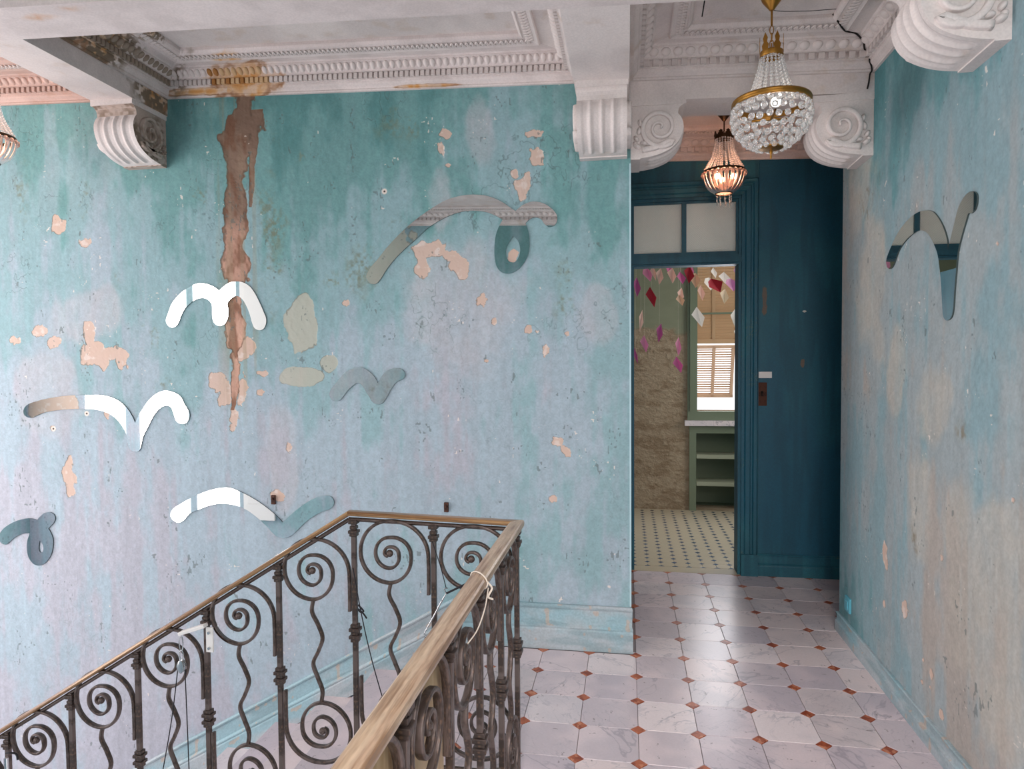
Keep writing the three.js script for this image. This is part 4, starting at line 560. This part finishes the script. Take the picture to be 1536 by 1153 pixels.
// ---------------------------------------------------------------- the back room: window, shutters, niche
{
  const w = struct('window_2'), z = -7.37;
  part('window_frame', merge([box(0.63, 0.73, 1.052, 2.838, z + 0.001, z + 0.03), box(0.63, 1.88, 0.957, 1.052, z + 0.001, z + 0.032), box(1.77, 1.88, 1.052, 2.838, z + 0.001, z + 0.03), box(0.63, 1.88, 2.838, 3.0, z + 0.001, z + 0.03), box(0.655, 0.675, 1.052, 2.838, z + 0.03, z + 0.045)]), M.greenWood, w);
  part('sash_rail', box(0.73, 1.77, 2.07, 2.09, z - 0.1, z - 0.07), M.greenWood, w);
  const sill = struct('trim_7', box(0.6, 1.9, 0.9, 0.955, z - 0.2, z + 0.07), M.marble);
  const slat = rbox(0.226, 0.042, 0.007, 0.002), sh = thing('upper_shutter', 'closed tan louvred shutters filling the upper half of the back room window', 'shutter', [0.93, 1.83, z - 0.2]);
  for (let s = 0; s < 4; s++) { const x = -0.21 + s * 0.246; part('stile', rbox(0.036, 1.08, 0.03, 0.003), M.shutter, sh, [x + 0.2, 0.5, 0]); for (let i = 0; i < 34; i++) { const q = part('slat', slat, M.shutter, sh, [x + 0.071, 0.0 + i * 0.031, 0]); q.rotation.x = 0.5; } } part('rail', rbox(1.1, 0.05, 0.032, 0.003), M.shutter, sh, [0.34, -0.04, 0]); 
  const lo = thing('lower_shutter', 'pale louvred shutter flap pushed out at the bottom of the back room window', 'shutter', [0.93, 1.74, z - 0.22]); lo.rotation.x = 0.3;
  for (const x of [-0.2, 0.0, 0.2]) part('stile', rbox(0.034, 0.58, 0.026, 0.003), M.slatLight, lo, [x, -0.29, 0]); for (const y of [-0.01, -0.57]) part('rail', rbox(0.44, 0.036, 0.026, 0.003), M.slatLight, lo, [0, y, 0]);
  const s2 = rbox(0.17, 0.016, 0.006, 0.001); for (let c = 0; c < 2; c++) for (let i = 0; i < 20; i++) { const q = part('slat', s2, M.slatLight, lo, [-0.1 + c * 0.2, -0.045 - i * 0.0262, 0]); q.rotation.x = 0.5; }
  const n = struct('trim_8'); part('niche_frame', merge([box(0.65, 0.72, 0, 0.9, z, z + 0.03), box(0.72, 1.78, 0.82, 0.9, z + 0.001, z + 0.029), box(1.78, 1.86, 0, 0.9, z, z + 0.03)]), M.greenWood, n); part('niche_back', box(0.7, 1.8, -0.1, 0.9, -7.86, -7.8), M.greenWood, n); part('niche_side', merge([box(0.68, 0.72, 0, 0.86, -7.8, -7.38), box(1.78, 1.82, 0, 0.86, -7.8, -7.38), box(0.68, 1.82, 0.86, 0.9, -7.86, -7.65), box(0.68, 1.82, -0.04, 0, -7.86, -7.65)]), M.greenWood, n);
  for (const [y, l] of [[0.57, 'upper pale wooden shelf in the niche below the window'], [0.28, 'lower pale wooden shelf in the niche below the window']]) { const b = thing('niche_shelf', l, 'shelf', [1.25, y, -7.51]); part('board', rbox(1.05, 0.03, 0.28, 0.003), M.shelfWood, b); part('front_lip', rbox(1.05, 0.042, 0.016, 0.003), M.shelfWood, b, [0, 0.0, 0.138]); }
}
// ---------------------------------------------------------------- folded papers on threads
{
  const C = { magenta: 0xc86aa4, pink: 0xe6a0c0, peach: 0xf0d2c4, hot: 0xdd7cb2, red: 0xc02a3c, tan: 0xe6c8ac, white: 0xeeeae4, lilac: 0xd9a5c8, cream: 0xe2d6bf }, mats = {};
  for (const k in C) mats[k] = new THREE.MeshPhysicalMaterial({ color: C[k], roughness: 0.9, transmission: 0.35, thickness: 0, side: THREE.DoubleSide });
  function kite(w, h, sq) {                                         // a sheet folded down its middle; sq: a squarer outline
    const m = sq ? 0.12 : 0.16, d = w * 0.35, t = 0.0012, T = [0, h / 2, 0], B = [w * 0.12, -h / 2, 0], L = [-w / 2, h * m, d], R = [w / 2, h * (sq ? 0.02 : -0.08), d * 0.8], L2 = [-w * 0.4, h / 2 * 0.85, d], tri = sq ? [[T, L2, L], [T, L, B], [T, B, R]] : [[T, L, B], [T, B, R]], pos = [];
    for (const [a, b, c] of tri) { pos.push(...a, ...b, ...c); const s = (p) => [p[0], p[1], p[2] - t]; pos.push(...s(a), ...s(c), ...s(b)); }
    const edge = sq ? [T, L2, L, B, R] : [T, L, B, R]; edge.forEach((a, i) => { const b = edge[(i + 1) % edge.length], s = (p) => [p[0], p[1], p[2] - t]; pos.push(...a, ...s(a), ...b, ...b, ...s(a), ...s(b)); });
    const g = new THREE.BufferGeometry(); g.setAttribute('position', new THREE.Float32BufferAttribute(pos, 3)); g.computeVertexNormals(); return uvBox(g);
  }
  const P0 = [
    [0.087, 2.244, -6.2, 0.074, 0.18, 'magenta', 0, 'dark pink folded paper at the left jamb, highest of that column'], [0.2, 2.386, -6.5, 0.094, 0.129, 'pink', 1, 'square pink folded paper leftmost under the transom'], [0.247, 2.392, -6.4, 0.051, 0.152, 'peach', 0, 'narrow pale peach folded paper touching the square pink one'], [0.294, 2.346, -6.3, 0.075, 0.15, 'peach', 0, 'pale peach folded paper third from the left under the transom'],
    [0.395, 2.437, -6.6, 0.07, 0.104, 'hot', 1, 'bright pink folded paper tucked above a pale peach one'], [0.417, 2.375, -6.5, 0.086, 0.146, 'peach', 0, 'pale peach folded paper hanging below the bright pink one'], [0.488, 2.337, -6.4, 0.084, 0.118, 'hot', 0, 'tilted bright pink folded paper left of the tall red one'], [0.54, 2.342, -6.2, 0.098, 0.155, 'red', 0, 'tall dark red folded paper in the middle under the transom'],
    [0.603, 2.423, -6.6, 0.052, 0.087, 'pink', 0, 'small pink folded paper peeping out right of the tall red one'], [0.625, 2.322, -6.5, 0.103, 0.137, 'tan', 1, 'square beige folded paper right of the tall red one'], [0.216, 2.142, -6.1, 0.088, 0.185, 'red', 0, 'red folded paper alone in front of the green wall'], [0.513, 2.212, -6.75, 0.068, 0.152, 'peach', 0, 'pale peach folded paper below the tilted bright pink one'],
    [0.491, 2.144, -6.5, 0.077, 0.111, 'tan', 0, 'tan folded paper lowest of the cluster left of the window frame'], [0.69, 2.218, -6.6, 0.07, 0.148, 'peach', 0, 'pale translucent folded paper over the edge of the window frame'], [0.843, 2.438, -6.9, 0.055, 0.109, 'white', 0, 'small white folded paper at the top before the shutters'], [0.787, 2.319, -6.8, 0.108, 0.126, 'white', 1, 'square white folded paper behind the red diamond'],
    [0.778, 2.248, -6.3, 0.133, 0.15, 'red', 1, 'bright red diamond of folded paper in front of the shutters'], [0.911, 2.362, -6.7, 0.106, 0.115, 'white', 0, 'spread white folded paper up right of the red diamond'], [0.948, 2.273, -6.5, 0.12, 0.12, 'lilac', 1, 'square lilac folded paper right of the red diamond'], [0.979, 2.358, -6.3, 0.083, 0.158, 'lilac', 0, 'lilac folded paper in the upper right corner of the doorway'],
    [1.014, 2.191, -6.4, 0.042, 0.152, 'lilac', 0, 'narrow lilac folded paper half hidden by the right jamb'], [0.898, 2.181, -6.6, 0.087, 0.139, 'cream', 0, 'cream folded paper below and right of the red diamond'], [0.667, 1.991, -6.6, 0.113, 0.2, 'white', 0, 'big grey white folded paper hanging before the window frame'], [0.98, 1.963, -6.5, 0.077, 0.189, 'white', 0, 'upper of two white folded papers low at the right jamb'],
    [0.985, 1.816, -6.4, 0.084, 0.169, 'white', 0, 'lower of two white folded papers low at the right jamb'], [0.123, 1.938, -6.1, 0.048, 0.193, 'peach', 0, 'thin peach folded paper near the left jamb above a pink one'], [0.288, 1.833, -6.2, 0.065, 0.172, 'magenta', 0, 'magenta folded paper level with the rough plaster edge'], [0.156, 1.732, -6.1, 0.072, 0.153, 'pink', 0, 'pink folded paper below the thin peach one'],
    [0.08, 1.635, -6.3, 0.042, 0.158, 'magenta', 0, 'dull pink folded paper lowest at the left jamb'], [0.458, 1.71, -6.3, 0.058, 0.174, 'pink', 0, 'light pink folded paper low beside the window frame'], [0.451, 1.546, -6.2, 0.082, 0.155, 'hot', 0, 'lowest pink folded paper, before the brown plaster'],
  ];
  P0.forEach(([x, y, z, w, h, c, sq, label], i) => {
    const o = thing('folded_paper', label, 'folded paper', [x, y, z], 0, 'folded papers hung in the doorway'); const s = part('sheet', kite(w, h, sq), mats[c], o); s.rotation.set(0, rr(-0.35, 0.35), rr(-0.22, 0.22)); if (sq === 1 && c === 'red') s.rotation.z = 0.5;
    part('thread', rod([0, h / 2 - 0.006, 0], [0, 3.19 - y, 0], 0.0005, 3), M.string, o);
  });
}

// ---------------------------------------------------------------- chandeliers
const beadGeo = (r, flat = 0.75) => { const g = new THREE.IcosahedronGeometry(r, 1); g.scale(1, 1, flat); return g; };
function strand(r0, y0, r1, y1, sag, n, r, a) {                    // a string of beads from the crown to the ring
  const l = [], c = Math.cos(a), s = Math.sin(a); for (let i = 0; i < n; i++) { const t = (i + 0.5) / n, R = r0 + (r1 - r0) * Math.pow(t, 1 + sag), y = y0 + (y1 - y0) * t, g = new THREE.OctahedronGeometry(r * (0.8 + 0.35 * t), 1); g.translate(c * R, y, s * R); l.push(g); } return merge(l);
}
const glowWhite = new THREE.MeshStandardMaterial({ color: 0xffffff, emissive: 0xfffaf0, emissiveIntensity: 4 }), glowWarm = new THREE.MeshStandardMaterial({ color: 0xffffff, emissive: 0xffc8a2, emissiveIntensity: 9 });
function crown(g, r, y, h, n, m) {
  part('crown_band', lathe([[r, y], [r * 1.05, y + 0.004], [r * 1.02, y + 0.012], [r * 1.05, y + 0.02], [r, y + 0.024], [r * 0.95, y + 0.012], [r, y]], 24), m, g);
  for (let i = 0; i < n; i++) { const s = new THREE.Shape([[-0.014, 0], [-0.017, 0.012], [-0.008, 0.02], [-0.012, 0.03], [0, 1], [0.012, 0.03], [0.008, 0.02], [0.017, 0.012], [0.014, 0]].map(([a, b]) => new THREE.Vector2(a * r / 0.05, b === 1 ? h : b * h / 0.045))); const e = new THREE.ExtrudeGeometry(s, { depth: 0.002, bevelEnabled: false }); e.translate(0, 0, r); e.rotateY(i / n * Math.PI * 2 + 0.3); e.translate(0, y + 0.02, 0); part('crown_leaf', e, m, g); }
}
function hang(g, top, y, m) {
  part('canopy', lathe([[0.004, 0.075], [0.05, 0.075], [0.052, 0.07], [0.04, 0.04], [0.018, 0.012], [0.01, 0], [0.004, 0]].map((p) => [p[0], p[1] + top - 0.075]), 20), m, g); part('rod', rod([0, top - 0.14, 0], [0, top - 0.07, 0], 0.0045, 8), m, g);
  let yy = top - 0.145; for (let i = 0; yy > y + 0.03; i++) { const o = []; for (let k = 0; k < 12; k++) { const a = k / 12 * Math.PI * 2; o.push(i % 2 ? [0, yy - 0.016 + Math.sin(a) * 0.019, Math.cos(a) * 0.008] : [Math.cos(a) * 0.008, yy - 0.016 + Math.sin(a) * 0.019, 0]); } part('chain_link', tube(o, 0.0022, 20, 5, true), m, g); yy -= 0.031; }
  part('stem', rod([0, y - 0.1, 0], [0, yy + 0.02, 0], 0.003, 6), m, g);
}
{ // basket chandelier with round crystals
  const g = thing('chandelier', 'brass basket chandelier of round clear crystals with a lit bulb', 'chandelier', [0.634, 2.72, -3.2]), top = beamY(0.634) + 0.262 - 2.72;
  hang(g, top, 0.24, M.brass); crown(g, 0.048, 0.2, 0.075, 6, M.brass);
  for (let i = 0; i < 18; i++) part('bead_strand', strand(0.046, 0.2, 0.1, 0.01, 0.35, 12, 0.0085, i / 18 * Math.PI * 2), M.crystal, g);
  part('ring', lathe([[0.158, -0.012], [0.166, -0.012], [0.169, -0.004], [0.164, 0], [0.169, 0.004], [0.166, 0.012], [0.158, 0.012], [0.158, -0.012]], 48), M.brass, g);
  const bg = beadGeo(0.0152); [[0.162, -0.028, 27], [0.167, -0.062, 27], [0.16, -0.096, 26], [0.144, -0.128, 23], [0.118, -0.157, 19], [0.088, -0.18, 15], [0.062, -0.194, 12]].forEach(([r, y, n], k) => { for (let i = 0; i < n; i++) { const a = (i + (k % 2) / 2) / n * Math.PI * 2 + rr(-0.02, 0.02), o = part('crystal', bg, M.crystal, g, [Math.sin(a) * r, y + rr(-0.004, 0.004), Math.cos(a) * r], a); o.scale.setScalar(k > 4 ? 0.82 : rr(0.92, 1.05)); } });
  part('bottom_disc', lathe([[0.002, -0.204], [0.02, -0.204], [0.05, -0.2], [0.054, -0.196], [0.05, -0.192], [0.002, -0.192]], 28), M.brass, g); part('finial', lathe([[0.002, -0.245], [0.005, -0.236], [0.003, -0.226], [0.008, -0.216], [0.004, -0.204]], 12), M.brass, g);
  for (let i = 0; i < 3; i++) { const a = i * 2.094 + 0.0, o = part('socket_arm', rod([0, -0.07, 0], [Math.sin(a) * 0.085, -0.06, Math.cos(a) * 0.085], 0.006, 6), M.brass, g); }
  part('bulb', new THREE.SphereGeometry(0.021, 16, 12), glowWhite, g, [0.0, -0.03, 0.095]); const l = new THREE.PointLight(0xfff0e0, 0.05); l.name = 'chandelier_bulb_light'; l.position.set(0, -0.03, 0.095); g.add(l);
}
function prismChandelier(label, pos, top, light) {                 // long flat prisms under a brass ring, warm bulbs inside
  const g = thing('prism_chandelier', label, 'chandelier', pos); hang(g, top, 0.24, M.darkBrass); crown(g, 0.058, 0.21, 0.03, 8, M.darkBrass);
  for (let i = 0; i < 20; i++) part('bead_strand', strand(0.055, 0.21, 0.122, 0.015, 0.9, 15, 0.0075, i / 20 * Math.PI * 2), M.crystal, g);
  part('ring', lathe([[0.124, -0.007], [0.132, -0.008], [0.134, 0], [0.132, 0.008], [0.124, 0.007], [0.124, -0.007]], 40), M.darkBrass, g); part('lower_ring', lathe([[0.05, -0.142], [0.056, -0.142], [0.057, -0.136], [0.05, -0.134], [0.05, -0.142]], 28), M.darkBrass, g);
  const pr = bar2(curve2([[0.129, -0.012], [0.124, -0.05], [0.1, -0.1], [0.056, -0.136]], 10), 0.007, 0.027, 0.4); for (let i = 0; i < 20; i++) part('prism', pr, M.prism, g, [0, 0, 0], i / 20 * Math.PI * 2);
  const bd = beadGeo(0.0125); for (let i = 0; i < 24; i++) { const a = (i + 0.5) / 24 * Math.PI * 2; part('crystal', bd, M.prism, g, [Math.sin(a) * 0.136, -0.016, Math.cos(a) * 0.136], a); }
  const dp = merge([(() => { const q = new THREE.OctahedronGeometry(0.008, 0); q.scale(0.8, 3.6, 0.5); q.translate(0, -0.03, 0); return q; })(), (() => { const q = new THREE.OctahedronGeometry(0.006, 0); return q; })()]); for (let i = 0; i < 9; i++) { const a = i / 9 * Math.PI * 2; part('drop', dp, M.crystal, g, [Math.sin(a) * 0.045, -0.16, Math.cos(a) * 0.045], a); }
  for (let i = 0; i < 3; i++) { const a = i * 2.094 - 0.9; part('bulb', new THREE.SphereGeometry(0.019, 14, 10), glowWarm, g, [Math.sin(a) * 0.06, -0.035, Math.cos(a) * 0.06]); }
  const l = new THREE.PointLight(0xffb890, light); l.name = 'chandelier_bulb_light'; l.position.set(Math.sin(-0.9) * 0.06, -0.035, Math.cos(-0.9) * 0.06); g.add(l);
}
prismChandelier('glowing pinkish prism chandelier hanging before the glass above the doorway', [0.622, 2.8, -4.6], beamY(0.622) + 0.262 - 2.8, 0.32);
prismChandelier('warm glowing chandelier cut off by the left edge of the picture', [-3.42, 2.82, -3.2], beamY(-3.42) + 0.262 - 2.82, 0.18);

// ---------------------------------------------------------------- joinery of the unseen windows, met in the mirrors
{
  [[-6.7, -6.17], [-5.94, -5.3], [-5.18, -4.64]].forEach(([a, b], i) => { const w = struct('window_' + (3 + i)); part('sash_frame', merge([box(a, a + 0.04, -0.6, 2.8, 0.33, 0.37), box(b - 0.04, b, -0.6, 2.8, 0.33, 0.37), box(a, b, 2.76, 2.8, 0.33, 0.37), box(a, b, -0.6, -0.55, 0.33, 0.37), box(a, b, 1.9, 1.94, 0.33, 0.37)]), M.white2, w); });
  const w = struct('window_6'); part('sash_frame', merge([box(-0.35, -0.3, 0.4, 2.7, 3.08, 3.12), box(0.9, 0.95, 0.4, 2.7, 3.08, 3.12), box(0.28, 0.32, 0.4, 2.7, 3.08, 3.12), box(-0.35, 0.95, 1.9, 1.94, 3.08, 3.12)]), M.white2, w);
  const s = thing('folding_shutter', 'white wooden shutter leaf beside the tall stair windows, seen in the mirrors', 'shutter', [-4.36, 1.2, 0.11]); part('leaf', rbox(0.4, 3.0, 0.03, 0.004), M.white2, s); part('panel', rbox(0.3, 1.2, 0.012, 0.004), M.white2, s, [0, 0.7, -0.016]); part('panel', rbox(0.3, 1.2, 0.012, 0.004), M.white2, s, [0, -0.7, -0.016]);
}
shadows(scene);
renderer.render(scene, camera);
